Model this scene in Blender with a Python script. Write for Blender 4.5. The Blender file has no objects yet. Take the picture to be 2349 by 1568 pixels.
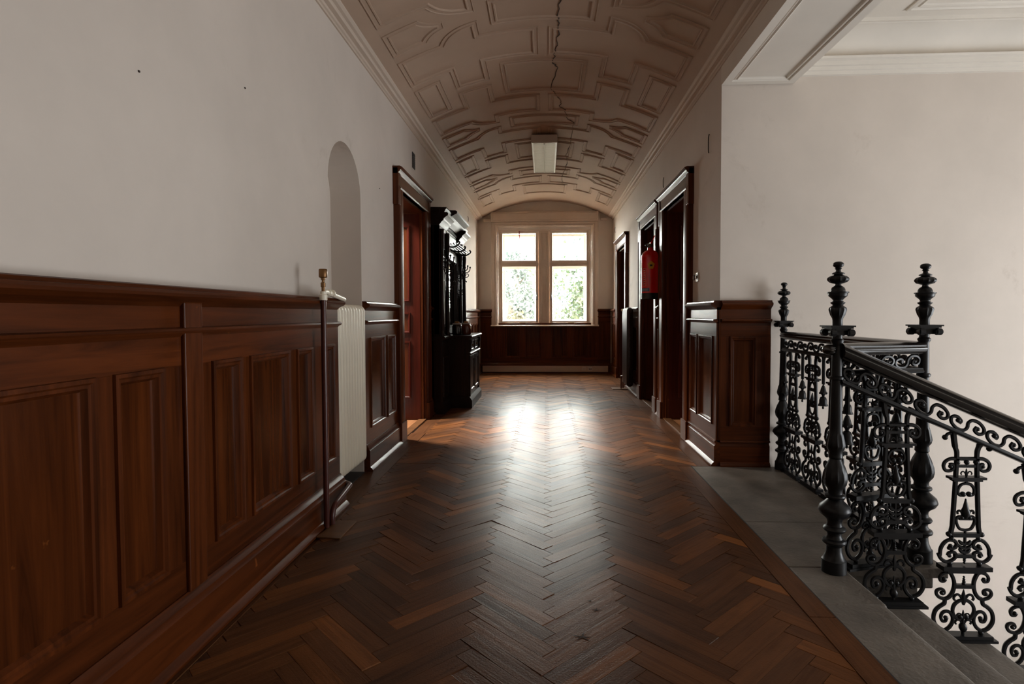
import bpy, bmesh, math, random
from mathutils import Vector, Matrix
random.seed(7)
S = bpy.context.scene
C = S.collection
# ------------------------------------------------------------------ camera
cam = bpy.data.cameras.new('camera'); cam.sensor_width = 36; cam.lens = 20.0
cam.shift_x = -0.00724; cam.shift_y = -0.00851; cam.clip_start = 0.05; cam.clip_end = 300
co = bpy.data.objects.new('camera', cam); C.objects.link(co); S.camera = co
RX = Vector((0.99892222, 0.04628417, -0.00348869)); UP = Vector((0.0019308, 0.03366121, 0.99943144)); FW = Vector((-0.04637529, 0.99836101, -0.03353557))
co.matrix_world = Matrix(((RX.x, UP.x, -FW.x, 0), (RX.y, UP.y, -FW.y, 0), (RX.z, UP.z, -FW.z, 1.25), (0, 0, 0, 1)))
# ------------------------------------------------------------------ light and exposure
SKY = 60.0
w = bpy.data.worlds.new('sky'); S.world = w; w.use_nodes = True
bg = w.node_tree.nodes['Background']; bg.inputs[0].default_value = (1.0, 0.985, 0.955, 1); bg.inputs[1].default_value = SKY
def area(name, loc, rot, sx, sy, power, col):
    l = bpy.data.lights.new(name, 'AREA'); l.shape = 'RECTANGLE'; l.size = sx; l.size_y = sy; l.energy = power; l.color = col
    o = bpy.data.objects.new(name, l); C.objects.link(o); o.location = loc; o.rotation_euler = rot; return o
D = math.radians
l_ = area('left_room_spill_lamp', (-2.95, 6.28, 3.15), (0, D(-38), 0), .5, .5, 120, (1.0, 0.93, 0.84)); l_.data.spread = D(100)  # added lamp under the room's ceiling, aimed through the doorway onto the floor
area('right_room_daylight', (4.5, 6.2, 1.7), (0, D(90), 0), 1.6, 1.8, 10, (1.0, 0.95, 0.88))
p = area('far_window_portal', (-0.03, 12.5, 2.03), (D(90), 0, 0), 2.0, 2.1, 1, (1, 1, 1)); p.data.cycles.is_portal = True
p.rotation_euler = (D(-90), 0, 0)
area('stairwell_window_daylight', (6.48, 1.8, 0.45), (0, D(90), 0), 2.8, 2.8, 262, (0.92, 0.955, 0.985))
V = S.view_settings; V.view_transform = 'Standard'; V.look = 'None'; V.gamma = 1.0; V.exposure = 0.0; V.use_curve_mapping = False
S.cycles.use_denoising = True; S.cycles.max_bounces = 10; S.cycles.diffuse_bounces = 6; S.cycles.glossy_bounces = 4
S.cycles.transparent_max_bounces = 12; S.cycles.sample_clamp_indirect = 6.0; S.cycles.caustics_reflective = False; S.cycles.caustics_refractive = False

# ------------------------------------------------------------------ materials
def mat(name):
    m = bpy.data.materials.new(name); m.use_nodes = True
    nt = m.node_tree; return m, nt, nt.nodes['Principled BSDF']
def N(nt, t, **kw):
    n = nt.nodes.new(t)
    for k, v in kw.items():
        if k in n.inputs.keys(): n.inputs[k].default_value = v
        else: setattr(n, k, v)
    return n
def ramp(nt, fac, stops):
    r = nt.nodes.new('ShaderNodeValToRGB'); e = r.color_ramp.elements
    while len(e) < len(stops): e.new(0.5)
    for i, (p_, c) in enumerate(stops): e[i].position = p_; e[i].color = (*c, 1)
    nt.links.new(fac, r.inputs[0]); return r.outputs[0]
def coords(nt, kind='Object', scale=(1, 1, 1)):
    t = nt.nodes.new('ShaderNodeTexCoord'); mp = nt.nodes.new('ShaderNodeMapping'); mp.inputs['Scale'].default_value = scale
    nt.links.new(t.outputs[kind], mp.inputs[0]); return mp
def bump(nt, b, h, strength, dist=0.01):
    n = nt.nodes.new('ShaderNodeBump'); n.inputs['Strength'].default_value = strength; n.inputs['Distance'].default_value = dist
    nt.links.new(h, n.inputs['Height']); nt.links.new(n.outputs[0], b.inputs['Normal'])
def wood(name, axis, dark, light, rough=0.30, gs=22.0, coat=0.0):
    m, nt, b = mat(name)
    sc = [gs, gs, gs]; sc['xyz'.index(axis)] = gs * 0.045
    mp = coords(nt, 'Object', tuple(sc))
    oi = nt.nodes.new('ShaderNodeObjectInfo'); ad = N(nt, 'ShaderNodeVectorMath', operation='SCALE'); ad.inputs[3].default_value = 37.0
    cb = nt.nodes.new('ShaderNodeCombineXYZ')
    for i in range(3): nt.links.new(oi.outputs['Random'], cb.inputs[i])
    nt.links.new(cb.outputs[0], ad.inputs[0]); nt.links.new(ad.outputs[0], mp.inputs['Location'])
    n1 = N(nt, 'ShaderNodeTexNoise', Scale=1.0, Detail=7.0, Roughness=0.62, Distortion=1.1); nt.links.new(mp.outputs[0], n1.inputs['Vector'])
    c = ramp(nt, n1.outputs[0], [(0.28, dark), (0.5, tuple((a + q) / 2 for a, q in zip(dark, light))), (0.75, light)])
    n2 = N(nt, 'ShaderNodeTexNoise', Scale=0.12, Detail=3.0); nt.links.new(mp.outputs[0], n2.inputs['Vector'])
    mx = N(nt, 'ShaderNodeMix', data_type='RGBA', blend_type='MULTIPLY'); mx.inputs[0].default_value = 0.6
    nt.links.new(c, mx.inputs[6]); nt.links.new(ramp(nt, n2.outputs[0], [(0.3, (0.6, 0.55, 0.5)), (0.7, (1.15, 1.1, 1.05))]), mx.inputs[7])
    n3 = N(nt, 'ShaderNodeTexNoise', Scale=9.0, Detail=4.0, Roughness=0.7)
    mp3 = coords(nt, 'Object', (1, 1, 1)); nt.links.new(mp3.outputs[0], n3.inputs['Vector'])
    sp = ramp(nt, n3.outputs[0], [(0.70, (0, 0, 0)), (0.76, (1, 1, 1))])      # worn nicks in the varnish
    mx2 = N(nt, 'ShaderNodeMix', data_type='RGBA'); nt.links.new(mx.outputs[2], mx2.inputs[6]); mx2.inputs[7].default_value = (light[0] * 1.9, light[1] * 2.1, light[2] * 2.0, 1)
    nt.links.new(sp, mx2.inputs[0]); nt.links.new(mx2.outputs[2], b.inputs['Base Color'])
    b.inputs['Roughness'].default_value = rough; b.inputs['Coat Weight'].default_value = coat; b.inputs['Coat Roughness'].default_value = 0.18; b.inputs['Specular IOR Level'].default_value = 0.2
    bump(nt, b, n1.outputs[0], 0.12, 0.004); return m
def paint(name, col, rough=0.5, var=0.06, scale=3.0, bmp=0.05, spec=0.5, metal=0.0, dirt=None, coat=0.0):
    m, nt, b = mat(name); mp = coords(nt)
    n1 = N(nt, 'ShaderNodeTexNoise', Scale=scale, Detail=6.0, Roughness=0.6); nt.links.new(mp.outputs[0], n1.inputs['Vector'])
    a = tuple(max(0, c * (1 - var)) for c in col); z = tuple(c * (1 + var) for c in col)
    out = ramp(nt, n1.outputs[0], [(0.3, a), (0.7, z)])
    if dirt:
        n2 = N(nt, 'ShaderNodeTexNoise', Scale=dirt[1], Detail=8.0, Roughness=0.75, Distortion=0.6); nt.links.new(mp.outputs[0], n2.inputs['Vector'])
        mx = N(nt, 'ShaderNodeMix', data_type='RGBA'); nt.links.new(ramp(nt, n2.outputs[0], [(dirt[2], (0, 0, 0)), (dirt[2] + 0.12, (1, 1, 1))]), mx.inputs[0])
        nt.links.new(out, mx.inputs[6]); mx.inputs[7].default_value = (*dirt[0], 1); out = mx.outputs[2]
    nt.links.new(out, b.inputs['Base Color'])
    b.inputs['Roughness'].default_value = rough; b.inputs['Specular IOR Level'].default_value = spec; b.inputs['Metallic'].default_value = metal; b.inputs['Coat Weight'].default_value = coat
    if bmp:
        n3 = N(nt, 'ShaderNodeTexNoise', Scale=scale * 14, Detail=4.0); nt.links.new(mp.outputs[0], n3.inputs['Vector']); bump(nt, b, n3.outputs[0], bmp, 0.006)
    return m
WD, WL_ = (0.030, 0.0072, 0.0018), (0.125, 0.031, 0.007)
M = {}
M['wood_z'] = wood('varnished_wood_upright', 'z', WD, WL_)
M['wood_y'] = wood('varnished_wood_along', 'y', WD, WL_)
M['wood_x'] = wood('varnished_wood_across', 'x', WD, WL_)
M['panel'] = wood('varnished_wood_panel', 'z', (0.020, 0.005, 0.0016), (0.112, 0.029, 0.007), 0.2, 16.0)
M['door'] = wood('red_brown_door_wood', 'z', (0.035, 0.006, 0.004), (0.075, 0.014, 0.008), 0.22)
M['dark_z'] = wood('nearly_black_wood_upright', 'z', (0.010, 0.006, 0.005), (0.028, 0.014, 0.011), 0.3)
M['dark_y'] = wood('nearly_black_wood_along', 'y', (0.010, 0.006, 0.005), (0.028, 0.014, 0.011), 0.42)
M['plaster'] = paint('wall_plaster', (0.66, 0.59, 0.525), 0.75, 0.06, 1.2, 0.12, 0.3, dirt=((0.56, 0.49, 0.425), 0.9, 0.60))
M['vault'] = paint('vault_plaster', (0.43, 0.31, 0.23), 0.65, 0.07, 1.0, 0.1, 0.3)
M['cornice'] = paint('cornice_plaster', (0.60, 0.50, 0.415), 0.6, 0.05, 2.0, 0.05, 0.3)
M['stairplaster'] = paint('stairwell_ceiling_plaster', (0.74, 0.69, 0.62), 0.65, 0.05, 1.5, 0.08, 0.3)
M['white'] = paint('aged_white_paint', (0.64, 0.53, 0.44), 0.4, 0.05, 3.0, 0.03)
M['outwhite'] = paint('outer_sash_paint', (0.85, 0.84, 0.80), 0.5, 0.03, 3.0, 0.0)
M['cream'] = paint('cream_radiator_enamel', (0.90, 0.84, 0.69), 0.35, 0.03, 4.0, 0.0)
M['stone'] = paint('worn_grey_stone', (0.15, 0.130, 0.110), 0.5, 0.35, 4.0, 0.6, 0.4, dirt=((0.27, 0.24, 0.21), 3.5, 0.62))
M['iron'] = paint('black_painted_iron', (0.008, 0.008, 0.009), 0.36, 0.2, 20.0, 0.02, 0.3)
M['handrail'] = paint('dark_handrail_varnish', (0.011, 0.008, 0.007), 0.26, 0.25, 8.0, 0.02, 0.6, coat=0.3)
M['slate'] = paint('dark_slate_and_room_shade', (0.02, 0.019, 0.02), 0.5, 0.2, 5.0, 0.1)
M['pipe'] = paint('brown_pipe_paint', (0.07, 0.017, 0.012), 0.3, 0.1, 8.0, 0.0)
M['darkenamel'] = paint('dark_brown_enamel', (0.02, 0.010, 0.008), 0.3, 0.1, 8.0, 0.0)
M['metal'] = paint('grey_metal', (0.55, 0.55, 0.53), 0.3, 0.06, 9.0, 0.0, metal=1.0)
M['brass'] = paint('brass_brown_cap', (0.22, 0.11, 0.04), 0.35, 0.1, 9.0, 0.0, metal=0.6)
M['red'] = paint('extinguisher_red', (0.8, 0.010, 0.012), 0.22, 0.05, 5.0, 0.0, coat=0.4)
M['black'] = paint('black_plastic', (0.012, 0.012, 0.012), 0.4, 0.1, 9.0, 0.0)
M['yellow'] = paint('yellow_print', (0.75, 0.40, 0.02), 0.45, 0.03, 9.0, 0.0)
M['blue'] = paint('blue_print', (0.05, 0.14, 0.28), 0.45, 0.05, 9.0, 0.0)
M['pale'] = paint('pale_print', (0.55, 0.52, 0.5), 0.45, 0.05, 9.0, 0.0)
M['lampwhite'] = paint('lamp_housing_white', (0.62, 0.55, 0.48), 0.35, 0.02, 3.0, 0.0)
M['louvre'] = paint('louvre_white', (0.82, 0.82, 0.76), 0.3, 0.02, 3.0, 0.0)
M['crack'] = paint('crack_dark', (0.05, 0.035, 0.028), 0.9, 0.1, 5.0, 0.0)
M['socket'] = paint('socket_plastic', (0.70, 0.66, 0.60), 0.35, 0.02, 5.0, 0.0)
M['redcord'] = paint('dark_red_cord', (0.22, 0.015, 0.015), 0.6, 0.1, 5.0, 0.0)
M['bark'] = paint('bark', (0.10, 0.08, 0.06), 0.9, 0.3, 6.0, 0.2)
M['bounce_ground'] = paint('pale_bounce_ground', (0.5, 0.47, 0.42), 0.9, 0.1, 2.0, 0.0)  # ground colour made pale to bounce light up to the vault
M['roomfloor'] = wood('room_floor_boards', 'y', (0.25, 0.11, 0.05), (0.45, 0.22, 0.10), 0.4, 14.0)
M['board'] = wood('thin_brown_board', 'x', (0.10, 0.045, 0.02), (0.18, 0.085, 0.035), 0.4, 14.0)
def mirror_mat():
    m, nt, b = mat('old_mirror'); b.inputs['Base Color'].default_value = (0.8, 0.82, 0.8, 1); b.inputs['Metallic'].default_value = 1; b.inputs['Roughness'].default_value = 0.02; return m
M['mirror'] = mirror_mat()
def glass_mat():
    m, nt, b = mat('window_glass'); nt.nodes.remove(b)
    t = nt.nodes.new('ShaderNodeBsdfTransparent'); g = N(nt, 'ShaderNodeBsdfGlossy', Roughness=0.02); x = N(nt, 'ShaderNodeMixShader'); x.inputs[0].default_value = 0.06
    t.inputs[0].default_value = (0.97, 0.98, 0.97, 1)
    nt.links.new(t.outputs[0], x.inputs[1]); nt.links.new(g.outputs[0], x.inputs[2]); nt.links.new(x.outputs[0], nt.nodes['Material Output'].inputs[0]); return m
M['glass'] = glass_mat()
M['skyblock'] = paint('sky_blocking_pane', (0.8, 0.82, 0.82), 0.4, 0.02, 5.0, 0.0)
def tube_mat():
    m, nt, b = mat('tube_added_glow'); b.inputs['Emission Color'].default_value = (1, 0.97, 0.86, 1); b.inputs['Emission Strength'].default_value = 1.6; return m  # glow added to the unlit lamp's tubes in place of daylight on its louvre
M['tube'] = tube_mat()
def amber(name, col):
    m, nt, b = mat(name); b.inputs['Base Color'].default_value = (*col, 1); b.inputs['Roughness'].default_value = 0.08; b.inputs['Coat Weight'].default_value = 0.6; return m
M['amber'] = amber('brown_jar_glass', (0.13, 0.025, 0.008)); M['darkjar'] = amber('dark_jar_glass', (0.012, 0.009, 0.008))
M['lid'] = paint('amber_lid', (0.40, 0.16, 0.04), 0.3, 0.1, 9.0, 0.0)
def leaf_mat(name, a, b_, c):
    m, nt, b = mat(name); at = N(nt, 'ShaderNodeAttribute', attribute_name='tone')
    col = ramp(nt, at.outputs['Fac'], [(0.0, a), (0.55, b_), (1.0, c)]); nt.links.new(col, b.inputs['Base Color']); b.inputs['Roughness'].default_value = 0.5
    tr = nt.nodes.new('ShaderNodeBsdfTranslucent'); nt.links.new(col, tr.inputs[0]); x = N(nt, 'ShaderNodeMixShader'); x.inputs[0].default_value = 0.45
    nt.links.new(b.outputs[0], x.inputs[1]); nt.links.new(tr.outputs[0], x.inputs[2]); nt.links.new(x.outputs[0], nt.nodes['Material Output'].inputs[0]); return m
M['leaf_green'] = leaf_mat('green_leaves', (0.014, 0.028, 0.011), (0.023, 0.037, 0.017), (0.050, 0.053, 0.020))
M['leaf_teal'] = leaf_mat('bluish_leaves', (0.014, 0.028, 0.022), (0.030, 0.042, 0.035), (0.050, 0.057, 0.044))
M['leaf_gold'] = leaf_mat('autumn_leaves', (0.030, 0.033, 0.015), (0.057, 0.043, 0.017), (0.066, 0.040, 0.025))
def parquet_mat():
    m, nt, b = mat('parquet_oak')
    uv = nt.nodes.new('ShaderNodeUVMap'); mp = nt.nodes.new('ShaderNodeMapping'); mp.inputs['Scale'].default_value = (2.2, 46, 1); nt.links.new(uv.outputs[0], mp.inputs[0])
    n1 = N(nt, 'ShaderNodeTexNoise', Scale=1.0, Detail=7.0, Roughness=0.65, Distortion=0.8); nt.links.new(mp.outputs[0], n1.inputs['Vector'])
    at = N(nt, 'ShaderNodeAttribute', attribute_name='tone')
    base = ramp(nt, at.outputs['Fac'], [(0.0, (0.062, 0.030, 0.017)), (0.42, (0.110, 0.049, 0.023)), (0.78, (0.165, 0.068, 0.026)), (1.0, (0.27, 0.105, 0.032))])
    mx = N(nt, 'ShaderNodeMix', data_type='RGBA', blend_type='MULTIPLY'); mx.inputs[0].default_value = 0.85
    nt.links.new(base, mx.inputs[6]); nt.links.new(ramp(nt, n1.outputs[0], [(0.25, (0.5, 0.45, 0.42)), (0.5, (1, 1, 1)), (0.8, (1.35, 1.3, 1.2))]), mx.inputs[7])
    mo = coords(nt); n2 = N(nt, 'ShaderNodeTexNoise', Scale=1.1, Detail=6.0, Roughness=0.65); nt.links.new(mo.outputs[0], n2.inputs['Vector'])
    mx2 = N(nt, 'ShaderNodeMix', data_type='RGBA', blend_type='MULTIPLY'); mx2.inputs[0].default_value = 0.7
    nt.links.new(mx.outputs[2], mx2.inputs[6]); nt.links.new(ramp(nt, n2.outputs[0], [(0.32, (0.55, 0.5, 0.48)), (0.68, (1.3, 1.2, 1.1))]), mx2.inputs[7])
    nt.links.new(mx2.outputs[2], b.inputs['Base Color'])
    n3 = N(nt, 'ShaderNodeTexNoise', Scale=2.5, Detail=4.0, Roughness=0.6); nt.links.new(mo.outputs[0], n3.inputs['Vector'])
    mr = N(nt, 'ShaderNodeMapRange'); mr.inputs[3].default_value = 0.26; mr.inputs[4].default_value = 0.42; nt.links.new(n3.outputs[0], mr.inputs[0]); 
    sx = nt.nodes.new('ShaderNodeSeparateXYZ'); nt.links.new(mo.outputs[0], sx.inputs[0])      # the wax is worn off towards the window
    wr = N(nt, 'ShaderNodeMapRange'); wr.inputs[1].default_value = 7.2; wr.inputs[2].default_value = 9.6; nt.links.new(sx.outputs[1], wr.inputs[0])
    ro = N(nt, 'ShaderNodeMath', operation='MULTIPLY_ADD'); ro.inputs[1].default_value = 0.3; nt.links.new(wr.outputs[0], ro.inputs[0]); nt.links.new(mr.outputs[0], ro.inputs[2]); nt.links.new(ro.outputs[0], b.inputs['Roughness'])
    sp = N(nt, 'ShaderNodeMapRange'); sp.inputs[3].default_value = 0.075; sp.inputs[4].default_value = 0.015; nt.links.new(wr.outputs[0], sp.inputs[0]); nt.links.new(sp.outputs[0], b.inputs['Specular IOR Level'])
    n4 = N(nt, 'ShaderNodeTexNoise', Scale=140.0, Detail=3.0); nt.links.new(mo.outputs[0], n4.inputs['Vector'])
    hh = N(nt, 'ShaderNodeMath', operation='MULTIPLY_ADD'); hh.inputs[1].default_value = 0.6; nt.links.new(n4.outputs[0], hh.inputs[0]); nt.links.new(n1.outputs[0], hh.inputs[2])
    bump(nt, b, hh.outputs[0], 0.28, 0.004); return m
M['parquet'] = parquet_mat()

# ------------------------------------------------------------------ mesh helpers
WLOC = {}
def wl(o): return WLOC.get(o.name, Vector((0, 0, 0))) if o else Vector((0, 0, 0))
def tag(o, label=None, cat=None, group=None, kind=None):
    if label: o['label'] = label
    if cat: o['category'] = cat
    if group: o['group'] = group
    if kind: o['kind'] = kind
    return o
def thing(name, loc, label, cat, group=None, kind=None):
    o = bpy.data.objects.new(name, None); C.objects.link(o); o.location = loc; o.empty_display_size = 0.1
    WLOC[o.name] = Vector(loc); return tag(o, label, cat, group, kind)
class MB:
    def __init__(s, T=None): s.v = []; s.f = []; s.T = T
    def pt(s, *p):
        q = s.T(*p) if s.T else p
        s.v.append(tuple(q)); return len(s.v) - 1
    def box(s, a0, a1, b0, b1, c0, c1):
        i = [s.pt(a, b, c) for c in (c0, c1) for b in (b0, b1) for a in (a0, a1)]
        s.f += [(i[0], i[2], i[3], i[1]), (i[4], i[5], i[7], i[6]), (i[0], i[1], i[5], i[4]), (i[2], i[6], i[7], i[3]), (i[0], i[4], i[6], i[2]), (i[1], i[3], i[7], i[5])]; return s
    def extr(s, prof, a0, a1, fn, caps=True, closed=True):
        """prof: 2D points; fn(p, a) -> coords"""
        n = len(prof); A = [s.pt(*fn(p, a0)) for p in prof]; B = [s.pt(*fn(p, a1)) for p in prof]
        for k in range(n if closed else n - 1): s.f.append((A[k], A[(k + 1) % n], B[(k + 1) % n], B[k]))
        if caps: s.f.append(tuple(A)); s.f.append(tuple(reversed(B)))
        return s
    def frame(s, u0, u1, z0, z1, prof, fill=True):
        """rectangular moulding: prof = [(inset, d)], local (u, d, z)"""
        L = []
        for ins, d in prof:
            L.append([s.pt(u, d, z) for u, z in ((u0 + ins, z0 + ins), (u1 - ins, z0 + ins), (u1 - ins, z1 - ins), (u0 + ins, z1 - ins))])
        for a, b in zip(L, L[1:]):
            for k in range(4): s.f.append((a[k], a[(k + 1) % 4], b[(k + 1) % 4], b[k]))
        if fill: s.f.append(tuple(L[-1]))
        return s
    def lathe(s, prof, cx, cy, seg=20, ribs=None, z0=0):
        rows = []
        for r, z in prof:
            row = []
            for k in range(seg):
                a = 2 * math.pi * k / seg
                rr = r
                if ribs:
                    for (za, zb, amp) in ribs:
                        if za <= z <= zb: rr = r * (1 + (amp if k % 2 else -amp))
                row.append(s.pt(cx + rr * math.cos(a), cy + rr * math.sin(a), z0 + z))
            rows.append(row)
        for a, b in zip(rows, rows[1:]):
            for k in range(seg): s.f.append((a[k], a[(k + 1) % seg], b[(k + 1) % seg], b[k]))
        s.f.append(tuple(reversed(rows[0]))); s.f.append(tuple(rows[-1])); return s
    def tube(s, pts, r, sides=6, rd=None):
        """tube along 3D points (already in local coords); r may be list"""
        P = [Vector(p) for p in pts]; n = len(P); rows = []
        up = None
        for k in range(n):
            t = (P[min(k + 1, n - 1)] - P[max(k - 1, 0)])
            if t.length < 1e-9: t = Vector((0, 0, 1))
            t.normalize()
            if up is None:
                up = Vector((0, 1, 0)) if abs(t.y) < 0.9 else Vector((1, 0, 0))
            e1 = up - t * up.dot(t)
            if e1.length < 1e-6: e1 = Vector((1, 0, 0)) - t * t.x
            e1.normalize(); up = e1; e2 = t.cross(e1)
            rr = r[k] if isinstance(r, (list, tuple)) else r
            rows.append([s.pt(*(P[k] + e1 * (rr * (rd or 1)) * math.cos(2 * math.pi * (j + .5) / sides) + e2 * rr * math.sin(2 * math.pi * (j + .5) / sides))) for j in range(sides)])
        for a, b in zip(rows, rows[1:]):
            for k in range(sides): s.f.append((a[k], a[(k + 1) % sides], b[(k + 1) % sides], b[k]))
        s.f.append(tuple(reversed(rows[0]))); s.f.append(tuple(rows[-1])); return s
    def ball(s, c, r, seg=8, rings=5, sz=1.0):
        rows = []
        for i in range(1, rings):
            a = math.pi * i / rings
            rows.append((r * math.sin(a), -r * sz * math.cos(a)))
        rows = [(0.001, -r * sz)] + rows + [(0.001, r * sz)]
        c = Vector(c); old = s.T
        base = old
        s.lathe_local(rows, c, seg); return s
    def lathe_local(s, prof, c, seg):
        rows = [[s.pt(c.x + r * math.cos(2 * math.pi * k / seg), c.y + r * math.sin(2 * math.pi * k / seg), c.z + z) for k in range(seg)] for r, z in prof]
        for a, b in zip(rows, rows[1:]):
            for k in range(seg): s.f.append((a[k], a[(k + 1) % seg], b[(k + 1) % seg], b[k]))
        s.f.append(tuple(reversed(rows[0]))); s.f.append(tuple(rows[-1]))
    def mesh(s, name, m, off=Vector((0, 0, 0)), smooth=None):
        me = bpy.data.meshes.new(name)
        me.from_pydata([(a - off.x, b - off.y, c - off.z) for a, b, c in s.v], [], s.f)
        bm = bmesh.new(); bm.from_mesh(me); bmesh.ops.recalc_face_normals(bm, faces=bm.faces); bm.to_mesh(me); bm.free()
        if smooth is not None:
            for p_ in me.polygons: p_.use_smooth = True
            me.set_sharp_from_angle(angle=D(smooth))
        me.materials.append(m); return me
    def build(s, name, m, parent=None, smooth=None, bev=0, loc=None, label=None):
        """verts are in world coordinates; the object's origin is the parent's (or loc)"""
        base = Vector(loc) if loc is not None else wl(parent)
        o = bpy.data.objects.new(name, s.mesh(name, m, base, smooth)); C.objects.link(o); WLOC[o.name] = base
        if parent: o.parent = parent; o.location = base - wl(parent)
        else: o.location = base
        if bev:
            b = o.modifiers.new('bevel', 'BEVEL'); b.width = bev; b.segments = 2; b.limit_method = 'ANGLE'
        if label: o['label'] = label
        return o
def cat(pts, n=6):
    """catmull-rom through 2D/3D points"""
    P = [Vector(p) for p in pts]; out = []
    for i in range(len(P) - 1):
        p0, p1, p2, p3 = P[max(i - 1, 0)], P[i], P[i + 1], P[min(i + 2, len(P) - 1)]
        for k in range(n):
            t = k / n
            out.append(0.5 * ((2 * p1) + (p2 - p0) * t + (2 * p0 - 5 * p1 + 4 * p2 - p3) * t * t + (3 * p1 - p0 - 3 * p2 + p3) * t ** 3))
    out.append(P[-1]); return out
XL, XR, YF = -1.45, 1.42, 12.16          # plaster planes of the corridor
TL = lambda u, d, z: (XL + d, u, z)
TR = lambda u, d, z: (XR - d, u, z)
TF = lambda u, d, z: (u, YF - d, z)

# ------------------------------------------------------------------ the room shell
def wall_with_holes(T, u0, u1, z0, z1, holes, thick, b=None):
    """boxes around rectangular holes, holes sorted along u: (ua, ub, za, zb)"""
    b = b or MB(T); u = u0
    for ua, ub, za, zb in holes:
        b.box(u, ua, -thick, 0, z0, z1)
        if za > z0: b.box(ua, ub, -thick, 0, z0, za)
        if zb < z1: b.box(ua, ub, -thick, 0, zb, z1)
        u = ub
    b.box(u, u1, -thick, 0, z0, z1); return b
DL = (5.60, 6.68); DR1 = (5.78, 6.80); DR2 = (7.34, 8.32); DR3 = (10.06, 11.08); DH = 2.46
NA, NB, NZ = 3.76, 4.43, 2.155
# left wall: niche cut out as an arch
b = MB(TL)
b.box(-3, NA, -0.4, 0, -0.05, 3.9); b.box(NB, DL[0], -0.4, 0, -0.05, 3.9)
nc, nr = (NA + NB) / 2, (NB - NA) / 2
arc = [(nc - nr * math.cos(math.pi * k / 24), NZ + nr * math.sin(math.pi * k / 24)) for k in range(25)]
prof = arc + [(NB, 3.9), (NA, 3.9)]
for (p0, p1) in zip(arc, arc[1:]):          # strips above the arch and the soffit of the recess
    i = [b.pt(p0[0], 0, p0[1]), b.pt(p1[0], 0, p1[1]), b.pt(p1[0], 0, 3.9), b.pt(p0[0], 0, 3.9)]; b.f.append(tuple(i))
    j = [b.pt(p0[0], 0, p0[1]), b.pt(p1[0], 0, p1[1]), b.pt(p1[0], -0.24, p1[1]), b.pt(p0[0], -0.24, p0[1])]; b.f.append(tuple(j))
b.box(NA, NB, -0.4, -0.24, -0.05, 3.9)
b.box(DL[0], DL[1], -0.4, 0, DH, 3.9); b.box(DL[1], YF + 0.5, -0.4, 0, -0.05, 3.9)
tag(b.build('wall_left', M['plaster']), 'pale plaster wall with an arched niche left of the corridor', 'wall', kind='structure')
b = wall_with_holes(TR, 5.1, YF + 0.5, -0.05, 3.9, [(DR1[0], DR1[1], -0.05, DH), (DR2[0], DR2[1], -0.05, DH), (DR3[0], DR3[1], -0.05, DH)], 0.4)
tag(b.build('wall_right', M['plaster']), 'pale plaster wall with three dark doorways right of the corridor', 'wall', kind='structure')
b = wall_with_holes(TF, -1.9, 1.9, -0.05, 3.9, [(-1.0, 0.94, 1.02, 3.05)], 0.45)
tag(b.build('wall_far', M['plaster']), 'end wall of the corridor holding the double window', 'wall', kind='structure')
# stairwell wall behind the railings, end wall of the well, near wall and outer wall with its window opening
b = MB().box(1.8202, 7.0, 4.72, 5.1, -4.0, 3.9); b.box(1.42, 1.8202, 4.72, 5.1, -4, 3.9)
tag(b.build('wall_stairwell', M['plaster']), 'tall pale plaster wall behind the black stair railings', 'wall', kind='structure')
T5 = lambda u, d, z: (6.6 - d, u, z)
b = wall_with_holes(T5, -2.0, 4.75, -4.0, 3.9, [(0.3, 3.3, -1.05, 1.95)], 0.3)
tag(b.build('wall_outer', M['plaster']), 'outer wall of the stairwell with its tall window opening', 'wall', kind='structure')
tag(MB().box(1.42, 7.0, -2.3, -2.0, -4, 3.9).box(1.42, 1.8, -3, -2.0, -0.05, 3.9).build('wall_near', M['plaster']), 'near wall of the stairwell behind the camera', 'wall', kind='structure')
tag(MB().box(-1.9, 1.9, -3.3, -3.0, -0.05, 3.9).build('wall_back', M['plaster']), 'back wall of the corridor behind the camera', 'wall', kind='structure')
tag(MB().box(-6.0, 7.2, -3.4, 13, 3.9, 4.0).build('ceiling_roof', M['plaster']), 'flat slab over the whole storey', 'slab', kind='structure')
tag(MB().box(1.2, 7.0, -2.3, 5.1, -4.1, -4.0).build('floor_stairwell', M['stone']), 'stone floor at the bottom of the stairwell', 'floor', kind='structure')
tag(MB().box(1.0, 1.19, -2.3, 5.1, -4.0, -.1).box(1.19, 1.42, 4.72, 5.1, -4.0, -.1).build('wall_below', M['plaster']), 'plaster wall of the stairwell under the corridor floor', 'wall', kind='structure')
# side rooms behind the open doors
def room(x0, x1, y0, y1, name, wm, fm, lab, z1=3.4):
    b = MB(); s = -0.02
    for (a, c, d, e, f, g) in ((x0, x1, y0 - .1, y0, 0, z1), (x0, x1, y1, y1 + .1, 0, z1), (x0, x1, y0, y1, z1, z1 + .1)): b.box(a, c, d, e, f, g)
    xo = x0 if abs(x0) > abs(x1) else x1
    b.box(xo - .05, xo + .05, y0, y1, 0, z1)
    tag(b.build('wall_' + name, wm), 'plain walls of the room ' + lab, 'wall', kind='structure')
    tag(MB().box(x0, x1, y0, y1, -0.06, -0.004).build('floor_' + name, fm), 'boarded floor of the room ' + lab, 'floor', kind='structure')
room(-4.9, -1.85, 5.0, 9.0, 'left_room', M['plaster'], M['roomfloor'], 'behind the left open door')
room(1.82, 4.8, 5.2, 7.02, 'right_room', M['plaster'], M['roomfloor'], 'behind the nearest right door')
room(1.82, 3.6, 7.14, 9.2, 'dark_room', M['slate'], M['roomfloor'], 'behind the middle right door')  # near-black walls stand in for the shade of an unlit room
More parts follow.
